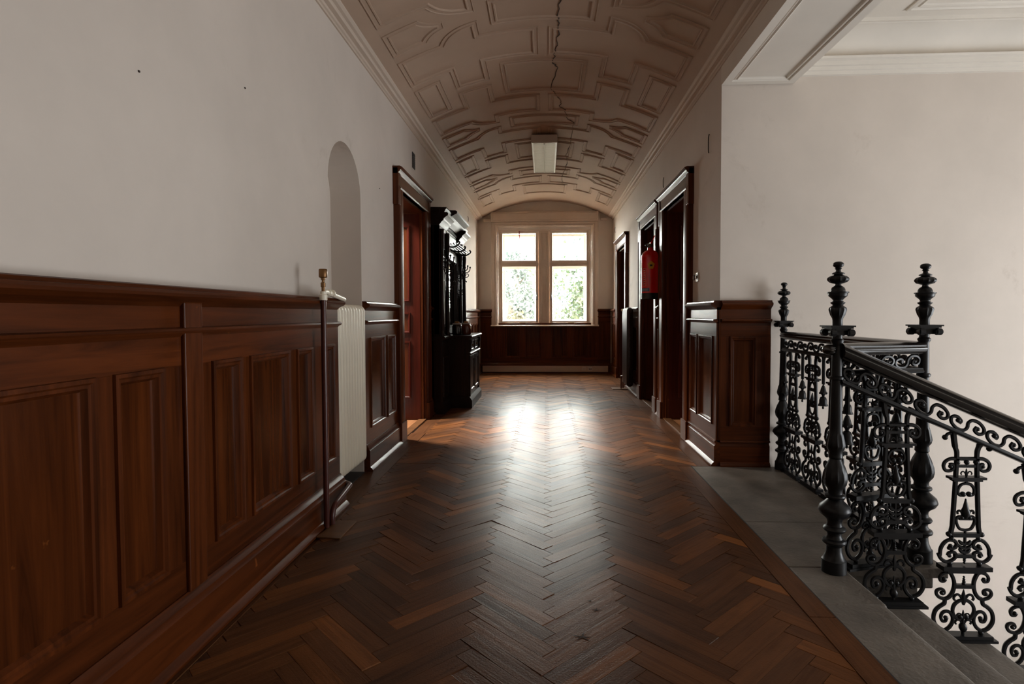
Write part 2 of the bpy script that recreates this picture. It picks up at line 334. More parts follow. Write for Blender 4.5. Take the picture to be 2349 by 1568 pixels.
room(1.82, 3.6, 9.5, 11.6, 'end_room', M['slate'], M['roomfloor'], 'behind the farthest right door')  # dark wall colour replaces the shade inside this room too
for nm, d, xa, xb in (('left', DL, -1.86, -1.45), ('near', DR1, 1.42, 1.83), ('middle', DR2, 1.42, 1.83), ('end', DR3, 1.42, 1.83)):
    tag(MB().box(min(xa, xb), max(xa, xb), d[0], d[1], -0.06, -0.003).build('floor_' + nm + '_doorway', M['roomfloor']), 'boards in the doorway of the ' + {'left': 'left door', 'near': 'nearest right door', 'middle': 'middle right door', 'end': 'farthest right door'}[nm], 'floor', kind='structure')

# ------------------------------------------------------------------ vault with its plaster panels
XC, CR, RISE, HS = -0.015, 3.64, 0.335, 1.335
R = (HS ** 2 + RISE ** 2) / (2 * RISE); ZC = CR - R
def vz(s, y, h=0.0): a = s / R; return (XC + (R - h) * math.sin(a), y, ZC + (R - h) * math.cos(a))
b = MB(); n = 40; SM = 1.425
rows = [[b.pt(*vz(-SM + 2 * SM * k / n, y)) for k in range(n + 1)] for y in (-3.0, 1.5, 4.0, 6.0, 8.0, 10.0, YF)]
for a, c in zip(rows, rows[1:]):
    for k in range(n): b.f.append((a[k], a[k + 1], c[k + 1], c[k]))
ceil = tag(b.build('ceiling', M['vault'], smooth=40), 'shallow barrel vault ceiling with moulded plaster panels', 'ceiling', kind='structure')
def offset(poly, d):
    n = len(poly); out = []
    for i in range(n):
        p0, p1, p2 = Vector(poly[i - 1]), Vector(poly[i]), Vector(poly[(i + 1) % n])
        e1 = (p1 - p0).normalized(); e2 = (p2 - p1).normalized()
        n1 = Vector((-e1.y, e1.x)); n2 = Vector((-e2.y, e2.x)); m = n1 + n2
        k = m.length_squared
        m = m * (2 / k) if k > 0.35 else (n1 + n2) * 2
        out.append(p1 + m * d)
    return out
def resample(poly, step=0.09):
    out = []
    for i in range(len(poly)):
        a, c = Vector(poly[i]), Vector(poly[(i + 1) % len(poly)]); k = max(1, int((c - a).length / step))
        out += [a + (c - a) * (j / k) for j in range(k)]
    return out
PROF = [(0, -0.002), (0.0, 0.008), (0.005, 0.009), (0.009, 0.003), (0.036, 0.003), (0.039, 0.011), (0.050, 0.012), (0.054, 0.004), (0.057, -0.002)]
def ceiling_panel(poly):
    ar = sum(poly[i][0] * poly[(i + 1) % len(poly)][1] - poly[(i + 1) % len(poly)][0] * poly[i][1] for i in range(len(poly)))
    if ar < 0: poly = poly[::-1]
    b = MB(); L = []
    # offset corner polygon first, then resample each ring the same way
    base = [Vector(p) for p in poly]; rings = [offset(base, o) for o, h in PROF]
    counts = [max(1, int((base[(i + 1) % len(base)] - base[i]).length / 0.09)) for i in range(len(base))]
    for ring, (o, h) in zip(rings, PROF):
        pts = []
        for i in range(len(ring)):
            a, c = ring[i], ring[(i + 1) % len(ring)]
            pts += [a + (c - a) * (j / counts[i]) for j in range(counts[i])]
        L.append([b.pt(*vz(p.x, p.y, h)) for p in pts])
    for a, c in zip(L, L[1:]):
        for k in range(len(a)): b.f.append((a[k], a[(k + 1) % len(a)], c[(k + 1) % len(a)], c[k]))
    return b.build('ceiling_panel', M['vault'], ceil, smooth=28)
def qcurve(p0, c, p1, n=7):
    p0, c, p1 = Vector(p0), Vector(c), Vector(p1); return [tuple(p0 * (1 - t) ** 2 + c * 2 * t * (1 - t) + p1 * t * t) for t in [k / n for k in range(n + 1)]]
PA = [4.52 + 2.54 * k for k in range(-1, 3)]; H2 = 1.27
for ya in PA:
    for yb_ in (-1, 1):
        for sg in (-1, 1):
            if (ya + yb_ * H2) > 12 or (ya + yb_ * H2) < 2.2: continue
            f = lambda s_, t: (sg * s_, ya + yb_ * t)
            pl = [f(1.272, .29), f(0.885, .29)] + [f(*q) for q in qcurve((0.885, .29), (0.80, .08), (0.535, .07))[1:]] + [f(.535, .29), f(.045, .29), f(.045, .795), f(.535, .795), f(.535, 1.21), f(.885, 1.21), f(.885, .795), f(1.272, .795)]
            ceiling_panel(pl)
    if ya > 2.2:
        ceiling_panel([(-.425, ya - .175), (.425, ya - .175), (.425, ya + .175), (-.425, ya + .175)])
        for sg in (-1, 1):
            pl = [(sg * 1.272, ya - .175), (sg * .975, ya - .175)] + [(sg * a, ya + t) for a, t in qcurve((.975, -.175), (.925, -.07), (.80, -.045))[1:]] + [(sg * a, ya + t) for a, t in qcurve((.80, .045), (.925, .07), (.975, .175))] + [(sg * 1.272, ya + .175)]
            ceiling_panel(pl)
    y2 = ya + H2
    if 3 < y2 < 11.6:
        ceiling_panel([(-.415, y2 - .372), (.415, y2 - .372), (.415, y2 + .372), (-.415, y2 + .372)])
        for sg in (-1, 1): ceiling_panel([(sg * 1.272, y2 - .372), (sg * 1.0, y2 - .372), (sg * 1.0, y2 + .372), (sg * 1.272, y2 + .372)])
# long crack along the crown
ck = [(0.142, 4.3), (0.12, 4.6), (0.136, 4.8), (0.122, 5.05), (0.101, 5.27), (0.092, 5.5), (0.133, 5.6), (0.08, 6.13), (0.193, 6.47), (0.176, 6.64), (0.243, 6.72), (0.287, 7.03), (0.366, 7.14), (0.36, 7.78), (0.33, 8.6), (0.35, 9.2), (0.31, 9.9), (0.33, 10.6)]
pts = []
for (s0, y0), (s1, y1) in zip(ck, ck[1:]):
    for k in range(5): t = k / 5; pts.append(vz(s0 + (s1 - s0) * t + random.uniform(-.014, .014), y0 + (y1 - y0) * t, 0.004))
MB().tube(pts, [random.uniform(.0022, .0055) for _ in pts], 4).build('plaster_crack', M['crack'], ceil, label='thin dark crack running along the crown of the vault')

# cornices
CP = [(0, 3.232), (.012, 3.232), (.014, 3.246), (.026, 3.25), (.03, 3.258), (.03, 3.266), (.06, 3.268), (.064, 3.28), (.07, 3.286), (.092, 3.29), (.108, 3.302), (.112, 3.325), (.128, 3.33), (.14, 3.345), (.14, 3.36), (0, 3.42)]
tag(MB(TL).extr(CP, -3, YF, lambda p, a: (a, p[0], p[1])).build('trim_1', M['cornice'], smooth=25), 'moulded plaster cornice above the left wall', 'cornice', kind='structure')
tag(MB(TR).extr(CP, -3, YF, lambda p, a: (a, p[0], p[1])).build('trim_2', M['cornice'], smooth=25), 'moulded plaster cornice above the right wall', 'cornice', kind='structure')
for sg, x0, x1 in ((-1, -1.32, -1.17), (1, 1.16, 1.29)):
    tag(MB(TF).extr([(0, 3.215), (.05, 3.225), (.075, 3.25), (.08, 3.262), (0, 3.262)], x0, x1, lambda p, a: (a, p[0], p[1])).build('trim_3' if sg < 0 else 'trim_4', M['cornice']), 'short plaster ledge beside the window header, ' + ('left' if sg < 0 else 'right') + ' of it', 'ledge', kind='structure')
# beam over the corridor edge with its sunk soffit panel
b = MB(); BX0, BX1, BZ = 1.416, 1.985, 3.085
b.box(BX0, BX1, -2.0, 4.72, BZ + 0.02, 3.9)
beam = tag(b.build('trim_5', M['stairplaster']), 'broad plaster beam between the corridor and the stairwell', 'beam', kind='structure')
TB = lambda u, d, z: (z, u, BZ + 0.02 - d)        # (along Y, down, across X)
MB(TB).frame(-1.9, 4.71, BX0, BX1, [(0, 0), (0, .02), (.06, .02), (.066, .006), (.075, .012), (.086, .010), (.094, .018), (.10, .006), (.112, .003)], True).build('soffit_panel', M['stairplaster'], beam)
# stairwell ceiling: cornice, cove, mouldings, panel
sc = tag(MB().box(1.985, 7.0, -2.0, 5.0, 3.452, 3.9).build('ceiling_stairwell', M['stairplaster']), 'flat stairwell ceiling with a moulded panel', 'ceiling', kind='structure')
prof = [(0, 3.14), (.02, 3.145), (.025, 3.17), (.035, 3.175), (.04, 3.20), (.055, 3.205), (.06, 3.235), (.085, 3.245), (.09, 3.262), (.05, 3.268), (0, 3.27)]
SW = lambda u, d, z: (u, 4.72 - d, z)
tag(MB(SW).extr(prof, 1.985, 6.6, lambda p, a: (a, p[0], p[1])).build('trim_6', M['stairplaster'], smooth=25), 'layered plaster cornice high on the stairwell wall', 'cornice', kind='structure')
cv = [(0.03 + 0.19 * (1 - math.cos(math.pi / 2 * k / 10)), 3.268 + 0.185 * math.sin(math.pi / 2 * k / 10)) for k in range(11)]
tag(MB(SW).extr(cv + [(.5, 3.46), (0, 3.46), (0, 3.268)], 1.985, 6.6, lambda p, a: (a, p[0], p[1])).build('trim_7', M['stairplaster'], smooth=30), 'hollow cove under the stairwell ceiling', 'cove', kind='structure')
MB(SW).extr([(.22, 3.455), (.22, 3.44), (.235, 3.432), (.25, 3.44), (.255, 3.43), (.28, 3.428), (.285, 3.455)], 1.985, 6.6, lambda p, a: (a, p[0], p[1])).build('ceiling_moulding', M['stairplaster'], sc)
TC = lambda u, d, z: (u, z, 3.452 - d)
MB(TC).frame(2.62, 6.0, -1.6, 4.34, [(0, -.001), (0, .012), (.02, .016), (.03, .006), (.05, .006), (.06, .014), (.075, .01), (.08, -.001)], False).build('ceiling_moulding', M['stairplaster'], sc)

# ------------------------------------------------------------------ floor
fl = tag(MB().box(XL - .25, 1.2, -3, YF + .3, -0.1, -0.014).box(1.2, 1.9, 4.7, YF + .3, -0.1, -0.014).build('floor', M['slate']), 'herringbone parquet floor of worn brown oak blocks', 'floor', kind='structure')
def clip(poly, ax, lim, keep_less):
    out = []
    for i in range(len(poly)):
        a, c = poly[i - 1], poly[i]; ia = (a[ax] <= lim) == keep_less or a[ax] == lim; ic = (c[ax] <= lim) == keep_less or c[ax] == lim
        if ia != ic:
            t = (lim - a[ax]) / (c[ax] - a[ax]); out.append((a[0] + (c[0] - a[0]) * t, a[1] + (c[1] - a[1]) * t))
        if ic: out.append(c)
    return out
PW, PL, R2 = 0.0746, 0.447, math.sqrt(.5); STEP = PW / R2
blocks = []
def add_block(A, d, nrm):
    g = 0.0006
    c = [A, (A[0] + d[0] * PL, A[1] + d[1] * PL), (A[0] + d[0] * PL + nrm[0] * PW, A[1] + d[1] * PL + nrm[1] * PW), (A[0] + nrm[0] * PW, A[1] + nrm[1] * PW)]
    for (xa, xb, ya, yb) in ((-1.265, 1.08, 0.6, 4.7), (-1.265, 1.24, 4.7, 12.14)):
        q = clip(clip(clip(clip(c, 0, xb, True), 0, xa, False), 1, yb, True), 1, ya, False)
        if len(q) >= 3:
            ar = abs(sum(q[i - 1][0] * q[i][1] - q[i][0] * q[i - 1][1] for i in range(len(q)))) / 2
            if ar > 2e-4: blocks.append((q, A, d, nrm))
for m in range(-3, 4):
    xv = 0.0105 + 0.632 * m
    for k in range(-16, 110):
        add_block((xv - 0.0264, 1.929 + STEP * k), (R2, R2), (R2, -R2))
        add_block((xv + 0.0264, 1.982 + STEP * k), (-R2, R2), (-R2, -R2))
def block_geo(q, A, d, nrm, tone=None):
    n = len(q); cx = sum(p[0] for p in q) / n; cy = sum(p[1] for p in q) / n
    tx, ty = random.gauss(0, .0045), random.gauss(0, .0045); dz = random.uniform(-.0007, .0004)
    def sh(p, k): L = math.hypot(p[0] - cx, p[1] - cy); return (p[0] - (p[0] - cx) / L * k, p[1] - (p[1] - cy) / L * k)
    vs = [(*sh(p, .0007), -0.013) for p in q] + [(*sh(p, .0007), -0.0022 + dz) for p in q]
    vs += [(x, y, dz + (x - cx) * tx + (y - cy) * ty) for x, y in (sh(p, .0028) for p in q)]
    fs = [tuple(range(2 * n, 3 * n))] + [(r * n + i, r * n + (i + 1) % n, (r + 1) * n + (i + 1) % n, (r + 1) * n + i) for r in (0, 1) for i in range(n)]
    t = random.betavariate(2.0, 2.6) if tone is None else tone
    o1, o2 = random.uniform(0, 60), random.uniform(0, 60)
    uv = [((x - A[0]) * d[0] + (y - A[1]) * d[1] + o1, (x - A[0]) * nrm[0] + (y - A[1]) * nrm[1] + o2) for x, y, z in vs]
    return vs, fs, uv, t
def parquet_mesh(name, items):
    V_, F_, UV_, TN = [], [], [], []
    for it in items:
        vs, fs, uv, t = block_geo(*it); o = len(V_)
        V_ += vs; F_ += [tuple(o + i for i in f) for f in fs]; UV_ += uv; TN += [t] * len(vs)
    me = bpy.data.meshes.new(name); me.from_pydata(V_, [], F_)
    bm = bmesh.new(); bm.from_mesh(me); bmesh.ops.recalc_face_normals(bm, faces=bm.faces); bm.to_mesh(me); bm.free()
    a = me.attributes.new('tone', 'FLOAT', 'POINT'); a.data.foreach_set('value', TN)
    ul = me.uv_layers.new(name='UVMap'); flat = []
    for lp in me.loops: flat += UV_[lp.vertex_index]
    ul.data.foreach_set('uv', flat); me.materials.append(M['parquet']); return me
def in_view(q):
    cx = sum(p[0] for p in q) / len(q); cy = sum(p[1] for p in q) / len(q)
    return cy > 1.72 and (cx > -1.25 or cy > 3.7)
def ctr(q): return (sum(p[0] for p in q) / len(q), sum(p[1] for p in q) / len(q))
vis = sorted([x for x in blocks if in_view(x[0])], key=lambda x: ctr(x[0])[1]); near = vis[:296]; ids = set(id(x) for x in near)
for it in near:
    me = parquet_mesh('parquet_block', [it]); o = bpy.data.objects.new('parquet_block', me); C.objects.link(o); o.parent = fl
o = bpy.data.objects.new('parquet_field', parquet_mesh('parquet_field', [x for x in blocks if id(x) not in ids])); C.objects.link(o); o.parent = fl; o['kind'] = 'stuff'
def knot(x, y, r):                                   # dark burst knots in two of the blocks
    b = MB(); c = b.pt(x, y, .0022); n = 14; pts = []
    for k in range(n):
        a = 2 * math.pi * k / n; q = r * (1.9 if k % 3 == 0 else .55) * random.uniform(.7, 1.2); pts.append(b.pt(x + q * math.cos(a) * 1.3, y + q * math.sin(a), .0012))
    for k in range(n): b.f.append((c, pts[k], pts[(k + 1) % n]))
    b.build('knot', M['crack'], fl)
knot(.138, 2.17, .017); knot(.21, 2.375, .010); knot(.19, 2.45, .006)
bb = []
for (x0, x1, y0, y1) in [(1.081, 1.187, 0.6, 2.35), (1.081, 1.187, 2.352, 4.70), (1.241, 1.45, 4.702, 7.6), (1.241, 1.45, 7.602, 10.1), (1.241, 1.45, 10.102, 12.15), (-1.46, -1.266, 0.6, 3.2), (-1.46, -1.266, 3.202, 5.9), (-1.46, -1.266, 5.902, 8.9), (-1.46, -1.266, 8.902, 12.15)]:
    q = [(x0, y0), (x1, y0), (x1, y1), (x0, y1)]
    me = parquet_mesh('border_board', [(q, (x0, y0), (0, 1), (1, 0), .42)]); o = bpy.data.objects.new('border_board', me); C.objects.link(o); o.parent = fl
tag(MB().box(-1.9, 1.9, -3, 0.6, -0.012, 0).build('floor_entrance', M['board']), 'plain boards of the corridor floor behind the camera', 'floor', kind='structure')

# ------------------------------------------------------------------ stone landing and stairs
st = thing('stone_staircase', (1.6, 2.0, 0), 'grey stone landing and steps going down to the right', 'staircase', kind='structure')
b = MB()
nose = lambda x0, x1, z, t=.06: [(x0, z - t), (x1 - .03, z - t)] + [(x1 - .03 + .03 * math.sin(D(a)), z - t / 2 - t / 2 * math.cos(D(a))) for a in range(30, 180, 15)] + [(x1 - .045, z - .0004), (x0, z)]
MB().box(1.19, 1.46, 2.46, 2.8315, -.16, 0).build('tread', M['stone'], st, bev=.012)
for k in range(0, 9):
    z = -.16 * k; x1 = 1.462 + .33 * k
    y1 = 2.83 if k else 2.457
    MB().extr(nose(x1 - (.275 if k == 0 else .36), x1, z), -2.0, y1, lambda p, a: (p[0], a, p[1])).build('tread', M['stone'], st, smooth=35)
    MB().box(x1 - .36, x1 - .03, -2.0, 2.83, z - .162, z - .06).build('riser', M['stone'], st)
MB().box(4.1, 6.6, -2, 4.72, -1.6, -1.44).build('half_landing', M['stone'], st)
def slab(x0, x1, y0, y1): return MB().box(x0, x1, y0, y1, -.05, 0)
slab(1.19, 1.965, 2.832, 3.44).build('landing_slab', M['stone'], st, bev=.006)
slab(1.19, 1.965, 3.442, 4.69).build('landing_slab', M['stone'], st, bev=.006)
MB().box(1.19, 1.92, 2.87, 4.72, -.12, -.05).build('fascia', M['stone'], st, bev=.01)
MB().box(1.19, 1.86, 2.90, 4.72, -.6, -.12).build('landing_wall', M['stone'], st)
MB().box(1.187, 1.193, .6, 4.7, -.05, .002).build('edge_strip', M['slate'], st, label='dark joint strip between parquet and stone')

# ------------------------------------------------------------------ wainscot
FM = [(-.004, .0), (-.002, .010), (.010, .011), (.016, .004), (.026, .003), (.034, -.010), (.036, -.012)]
def ruled(T, prof, u0, u1, name, m, parent): return MB(T).extr(prof, u0, u1, lambda p, a: (a, p[0], p[1])).build(name, m, parent, smooth=30)
def wainscot(name, T, u0, u1, panels, F, label, wy='wood_y', pil=(), ends=True, capd=.05, pd=.04, z0=0.0, cap=True, lowtop=None):
    base = Vector(T((u0 + u1) / 2, 0, 0)); t = thing(name, base, label, 'wainscot', kind='structure')
    ZB, ZT = .33, 1.062; top = lowtop or 1.30
    ruled(T, [(0, .0), (F + pd + .022, 0), (F + pd + .022, .012), (F + pd + .008, .03), (F + pd, .036), (F + pd, .165), (F + pd - .01, .178), (F + pd - .012, .188), (F + .012, .20), (F + .006, .212), (0, .212)], u0, u1, 'plinth', M[wy], t)
    MB(T).box(u0, u1, 0, F - .014, .2, top).build('backing', M['panel'], t)
    MB(T).box(u0, u1, F - .02, F, .205, ZB).build('rail', M[wy], t, bev=.0015)
    MB(T).box(u0, u1, F - .02, F, ZT, (1.18 if not lowtop else top)).build('rail', M[wy], t, bev=.0015)
    e = [u0] + [v for p_ in panels for v in p_] + [u1]
    for a, c in zip(e[0::2], e[1::2]):
        if c - a > .004: MB(T).box(a, c, F - .02, F - .0005, ZB, ZT).build('stile', M['wood_z'], t)
    for a, c in panels:
        pn = MB(T).frame(a, c, ZB, ZT, [(.03, F - .013), (.034, F - .0125)]).build('panel', M['panel'], t)
        MB(T).frame(a, c, ZB, ZT, [(i, F + d) for i, d in FM], False).build('panel_moulding', M['wood_z'], pn, smooth=25)
    for a, c in pil:
        MB(T).box(a, c, F - .01, F + .016, .21, 1.3).build('pilaster', M['wood_z'], t, bev=.005)
    if cap:
        ruled(T, [(F - .02, 1.17), (F, 1.17), (F + .006, 1.178), (F + .022, 1.186), (F + .028, 1.194), (F + .024, 1.202), (F + .004, 1.206), (F - .02, 1.206)], u0, u1, 'dado_moulding', M[wy], t)
        MB(T).box(u0, u1, F - .02, F - .002, 1.2, 1.3).build('frieze_board', M[wy], t)
        c0 = F + capd
        ruled(T, [(0, 1.28), (F - .005, 1.28), (F + .004, 1.288), (F + .014, 1.298), (c0 - .012, 1.308), (c0, 1.318), (c0 + .002, 1.328), (c0 - .006, 1.338), (c0 - .02, 1.341), (c0 - .024, 1.352), (c0 - .03, 1.356), (0, 1.356)], u0, u1, 'cap_rail', M[wy], t)
    return t
pan = []
for base_ in (-1.06, -2.13 - .1):
    pass
P1 = [(-.14, .07), (.15, .35), (.43, .66), (.98, 1.165), (1.235, 1.633), (1.711, 1.94), (2.235, 2.457), (2.53, 2.93), (3.018, 3.225), (3.42, 3.56)]
wainscot('trim_8', TL, -.6, 3.64, P1, .10, 'long dark red brown wainscot along the near left wall', pil=[(.76, .87), (2.044, 2.155)])
wainscot('trim_9', TL, 4.44, 5.40, [(4.57, 4.985), (5.055, 5.33)], .02, 'wainscot between the niche and the left door', capd=.04, pd=.03)
wainscot('trim_10', TL, 6.88, 7.04, [], .02, 'narrow wainscot strip between left door and hall stand', capd=.04, pd=.03)
wainscot('trim_11', TL, 9.12, 12.09, [(9.25, 9.6), (9.68, 10.03), (10.2, 10.55), (10.63, 10.98), (11.15, 11.5), (11.58, 11.93)], .03, 'wainscot beyond the hall stand on the left', capd=.04, pd=.03)
wainscot('trim_12', TR, 4.69, 5.575, [(4.79, 5.2), (5.27, 5.50)], .035, 'wainscot beside the nearest right door', capd=.045, pd=.012)
wainscot('trim_13', TR, 7.005, 7.115, [(7.02, 7.10)], .03, 'narrow wainscot strip between the two nearest right doors', capd=.04, pd=.015)
wainscot('trim_14', TR, 8.565, 9.84, [(8.7, 9.1), (9.2, 9.6)], .03, 'wainscot behind the dark brown radiator', capd=.04, pd=.015)
wainscot('trim_15', TR, 11.34, 12.09, [(11.42, 11.68), (11.75, 12.0)], .03, 'wainscot at the window end of the right wall', capd=.04, pd=.015)
TP = lambda u, d, z: (u, 4.72 - d, z)
wainscot('trim_16', TP, 1.42, 1.82, [(1.495, 1.705)], .03, 'end of the wainscot facing the camera beside the railing', wy='wood_x', capd=.045, pd=.0)
# its corner return: cap and mouldings that meet the side wainscot
t = wainscot('trim_17', TF, -1.4, -1.145, [], .03, 'plain wainscot left of the window', wy='wood_x')
t = wainscot('trim_18', TF, 1.09, 1.37, [], .03, 'plain wainscot right of the window', wy='wood_x')
wainscot('trim_19', TF, -1.145, 1.09, [(-.86, -.56), (-.43, -.10), (.13, .46), (.60, .90)], .03, 'dark panelled wainscot below the window', wy='wood_x', cap=False, lowtop=.985, pil=[])

# ------------------------------------------------------------------ doors
def door(name, T, o0, o1, label, leaf=None, sgn=1):
    base = Vector(T((o0 + o1) / 2, 0, 0)); t = thing(name, base, label, 'door', kind='structure')
    CW, ED = .2, .022
    leg = [(0, 0), (.03, 0), (.034, .012), (.05, .02), (.052, .15), (.044, .165), (.05, .178), (.058, .19), (.05, .2), (0, .2)]   # (depth, along)
    for s_, e in ((-1, o0), (1, o1)):
        MB(T).extr([(dd, al) for dd, al in leg], .0, DH + .02, lambda p, a: (e + s_ * p[1], p[0], a)).build('casing_leg', M['wood_z'], t, smooth=30)
        MB(T).box(min(e + s_ * .005, e + s_ * .212), max(e + s_ * .005, e + s_ * .212), 0, .066, 0, .2).build('plinth_block', M['wood_z'], t, bev=.006)
        MB(T).box(min(e + s_ * .13, e + s_ * (.2 + ED)), max(e + s_ * .13, e + s_ * (.2 + ED)), 0, .056, 2.30, DH + .19).build('casing_ear', M['wood_z'], t, bev=.006)
    a0, a1 = o0 - .2 - ED, o1 + .2 + ED
    MB(T).box(o0 - .14, o1 + .14, 0, .046, DH, DH + .14).build('casing_head', M['wood_y'], t, bev=.004)
    MB(T).extr([(0, DH + .0), (.052, DH), (.06, DH + .012), (.05, DH + .03), (0, DH + .03)], o0 - .13, o1 + .13, lambda p, a: (a, p[0], p[1])).build('head_bead', M['wood_y'], t, smooth=30)
    MB(T).extr([(0, DH + .13), (.05, DH + .13), (.058, DH + .142), (.07, DH + .15), (.078, DH + .166), (.09, DH + .172), (.092, DH + .19), (.07, DH + .2), (0, DH + .2)], a0, a1, lambda p, a: (a, p[0], p[1])).build('head_cornice', M['wood_y'], t, smooth=30)
    MB(T).box(o0 - .001, o0 + .022, -.4, 0.0, 0, DH).build('jamb', M['wood_z'], t)
    MB(T).box(o1 - .022, o1 + .001, -.4, 0.0, 0, DH).build('jamb', M['wood_z'], t)
    MB(T).box(o0, o1, -.4, 0, DH - .022, DH + .001).build('head_jamb', M['wood_y'], t)
    MB(T).box(o0, o1, -.06, .03, -.01, .012).build('threshold', M['board'], t, bev=.003)
    if leaf:
        y0, w_, zb = leaf                       # open leaf stands square to the wall, its face at u = y0, reaching w_ into the room
        TT = lambda u, d, z: T(y0 - d, -u, z)   # u runs into the room, d towards the camera
        lf = MB(TT).box(.03, w_, -.04, -.012, zb, DH - .03).build('leaf', M['door'], t)
        PX = [(.15, w_ - .12)] if w_ < .6 else [(.15, w_ / 2 - .04), (w_ / 2 + .06, w_ - .1)]
        ZS = [(.26, .93), (1.03, 1.27), (1.40, DH - .17)]
        ed = [.03] + [v for q in PX for v in q] + [w_]
        for a, c in zip(ed[0::2], ed[1::2]): MB(TT).box(a, c, -.014, 0, zb, DH - .03).build('stile', M['door'], lf)
        zz = [zb] + [v for q in ZS for v in q] + [DH - .03]
        for (pa, pb) in PX:
            for a, c in zip(zz[0::2], zz[1::2]): MB(TT).box(pa, pb, -.014, -.0005, a, c).build('rail', M['door'], lf)
            for za, zc in ZS:
                MB(TT).frame(pa, pb, za, zc, [(-.004, 0), (-.002, .012), (.012, .014), (.02, .006), (.03, .004), (.036, -.01), (.05, -.01), (.085, -.002)]).build('door_panel', M['door'], lf, smooth=25)
    return t
door('door_1', TL, *DL, 'open dark red door in the left wall', leaf=(6.655, .98, .015))
door('door_2', TR, *DR1, 'open dark red door in the right wall, nearest the stairs', leaf=(6.775, .95, .015))
door('door_3', TR, *DR2, 'black open doorway behind the fire extinguisher')
door('door_4', TR, *DR3, 'narrow looking door farthest along the right wall', leaf=(11.05, .95, .015))

# ------------------------------------------------------------------ window
wn = thing('window_1', (-.03, YF, 1.0), 'white double casement window at the corridor end', 'window', kind='structure')
def ring(T, u0, u1, z0, z1, wu, wz0, wz1, d0, d1):
    b = MB(T); b.box(u0, u0 + wu, d0, d1, z0, z1); b.box(u1 - wu, u1, d0, d1, z0, z1); b.box(u0 + wu, u1 - wu, d0, d1, z0, z0 + wz0); b.box(u0 + wu, u1 - wu, d0, d1, z1 - wz1, z1); return b
# casing built up in steps
for (i0, i1, d) in ((0, .10, .05), (.012, .075, .062), (.085, .125, .066), (.12, .15, .04)):
    b = MB(TF); u0, u1, zt = -1.16 + i0, 1.11 - i0, 3.205 - i0 * .75
    ww = i1 - i0
    b.box(u0, u0 + ww, -.02, d, 1.015, zt); b.box(u1 - ww, u1, -.02, d, 1.015, zt); b.box(u0 + ww, u1 - ww, -.02, d, zt - ww * .75, zt)
    b.build('casing', M['white'], wn, bev=.006)
MB(TF).box(-1.16, 1.11, 0, .085, 3.205, 3.41).build('header_board', M['white'], wn, bev=.008)
MB(TF).frame(-1.13, 1.08, 3.225, 3.39, [(0, .0845), (.003, .088), (.012, .09), (.02, .086), (.02, .0835)], False).build('header_moulding', M['white'], wn)
MB(TF).extr([(-.12, .985), (.085, .985), (.1, .995), (.1, 1.01), (.085, 1.018), (-.12, 1.022)], -1.17, 1.12, lambda p, a: (a, p[0], p[1])).build('sill', M['white'], wn, smooth=30)
ring(TF, -1.01, .95, 1.02, 3.06, .036, .035, .04, -.16, -.02).build('frame', M['white'], wn, bev=.004)
MB(TF).box(-.145, .07, -.16, -.035, 1.05, 3.03).box(-.18, .11, -.36, -.11, 1.05, 3.03).build('mullion', M['white'], wn, bev=.004)
for za, zb in ((1.1, 2.28), (2.4, 2.98)): MB(TF).frame(-.095, .02, za, zb, [(0, -.0345), (.004, -.028), (.012, -.03), (.016, -.0345)], False).build('mullion_moulding', M['white'], wn)
for (u0, u1) in ((-.975, -.163), (.09, .915)):
    MB(TF).box(u0, u1, -.14, -.05, 2.313, 2.343).build('transom', M['white'], wn, bev=.004)
    for (z0, z1) in ((1.055, 2.312), (2.344, 3.02)):
        sh = ring(TF, u0, u1, z0, z1, .046, .046, .04, -.1, -.045).build('sash', M['white'], wn, bev=.004)
        MB(TF).frame(u0 + .046, u1 - .046, z0 + .046, z1 - .04, [(0, -.046), (.004, -.05), (.014, -.068), (.014, -.08)], False).build('glazing_bead', M['outwhite'], sh)
        MB(TF).box(u0 + .05, u1 - .05, -.076, -.072, z0 + .05, z1 - .045).build('pane', M['glass'], sh)
        so = ring(TF, u0 + .035, u1 - .035, z0 + .03, z1 - .03, .05, .05, .05, -.36, -.32).build('outer_sash', M['outwhite'], wn, bev=.004)
        MB(TF).box(u0 + .08, u1 - .08, -.342, -.338, z0 + .075, z1 - .075).build('pane', M['glass'], so)
        for hz in ((z0 + .12, z1 - .12) if z1 - z0 > 1 else (z0 + .12, z1 - .14)):
            ue = u0 - .004 if u0 < -.5 else u1 + .004
            MB(TF).box(ue - .008, ue + .008, -.05, -.03, hz - .045, hz + .045).build('hinge', M['metal'], wn, bev=.003)
for u in (-.19, .118):
    h = MB(TF).box(u - .016, u + .016, -.045, -.036, 1.56, 1.72).build('window_handle', M['metal'], wn, bev=.003)
    MB(TF).tube([(u, -.04, 1.64), (u, .0, 1.64), (u, .008, 1.63), (u, .008, 1.545)], .008, 8).build('lever', M['black'], h, smooth=40)
rc = MB(TF).tube(cat([(-.56, -.04, 3.045), (-.565, -.038, 3.0), (-.56, -.036, 2.9), (-.552, -.035, 2.75), (-.55, -.034, 2.60), (-.552, -.034, 2.46)], 4), [.022 if k < 2 else max(.004, .013 - k * .0005) for k in range(21)], 6).build('window_cord', M['redcord'], smooth=40)
tag(rc, 'dark red cord hanging in the upper left window pane', 'cord')
wo = thing('window_2', (6.6, 1.8, -1.05), 'tall stairwell window with an added opaque pane outside the picture on the right', 'window', kind='structure')
ring(T5, .3, 3.3, -1.05, 1.95, .07, .07, .07, -.2, -.12).build('frame', M['white'], wo)
MB(T5).box(1.77, 1.83, -.2, -.12, -.98, 1.88).build('mullion', M['white'], wo)
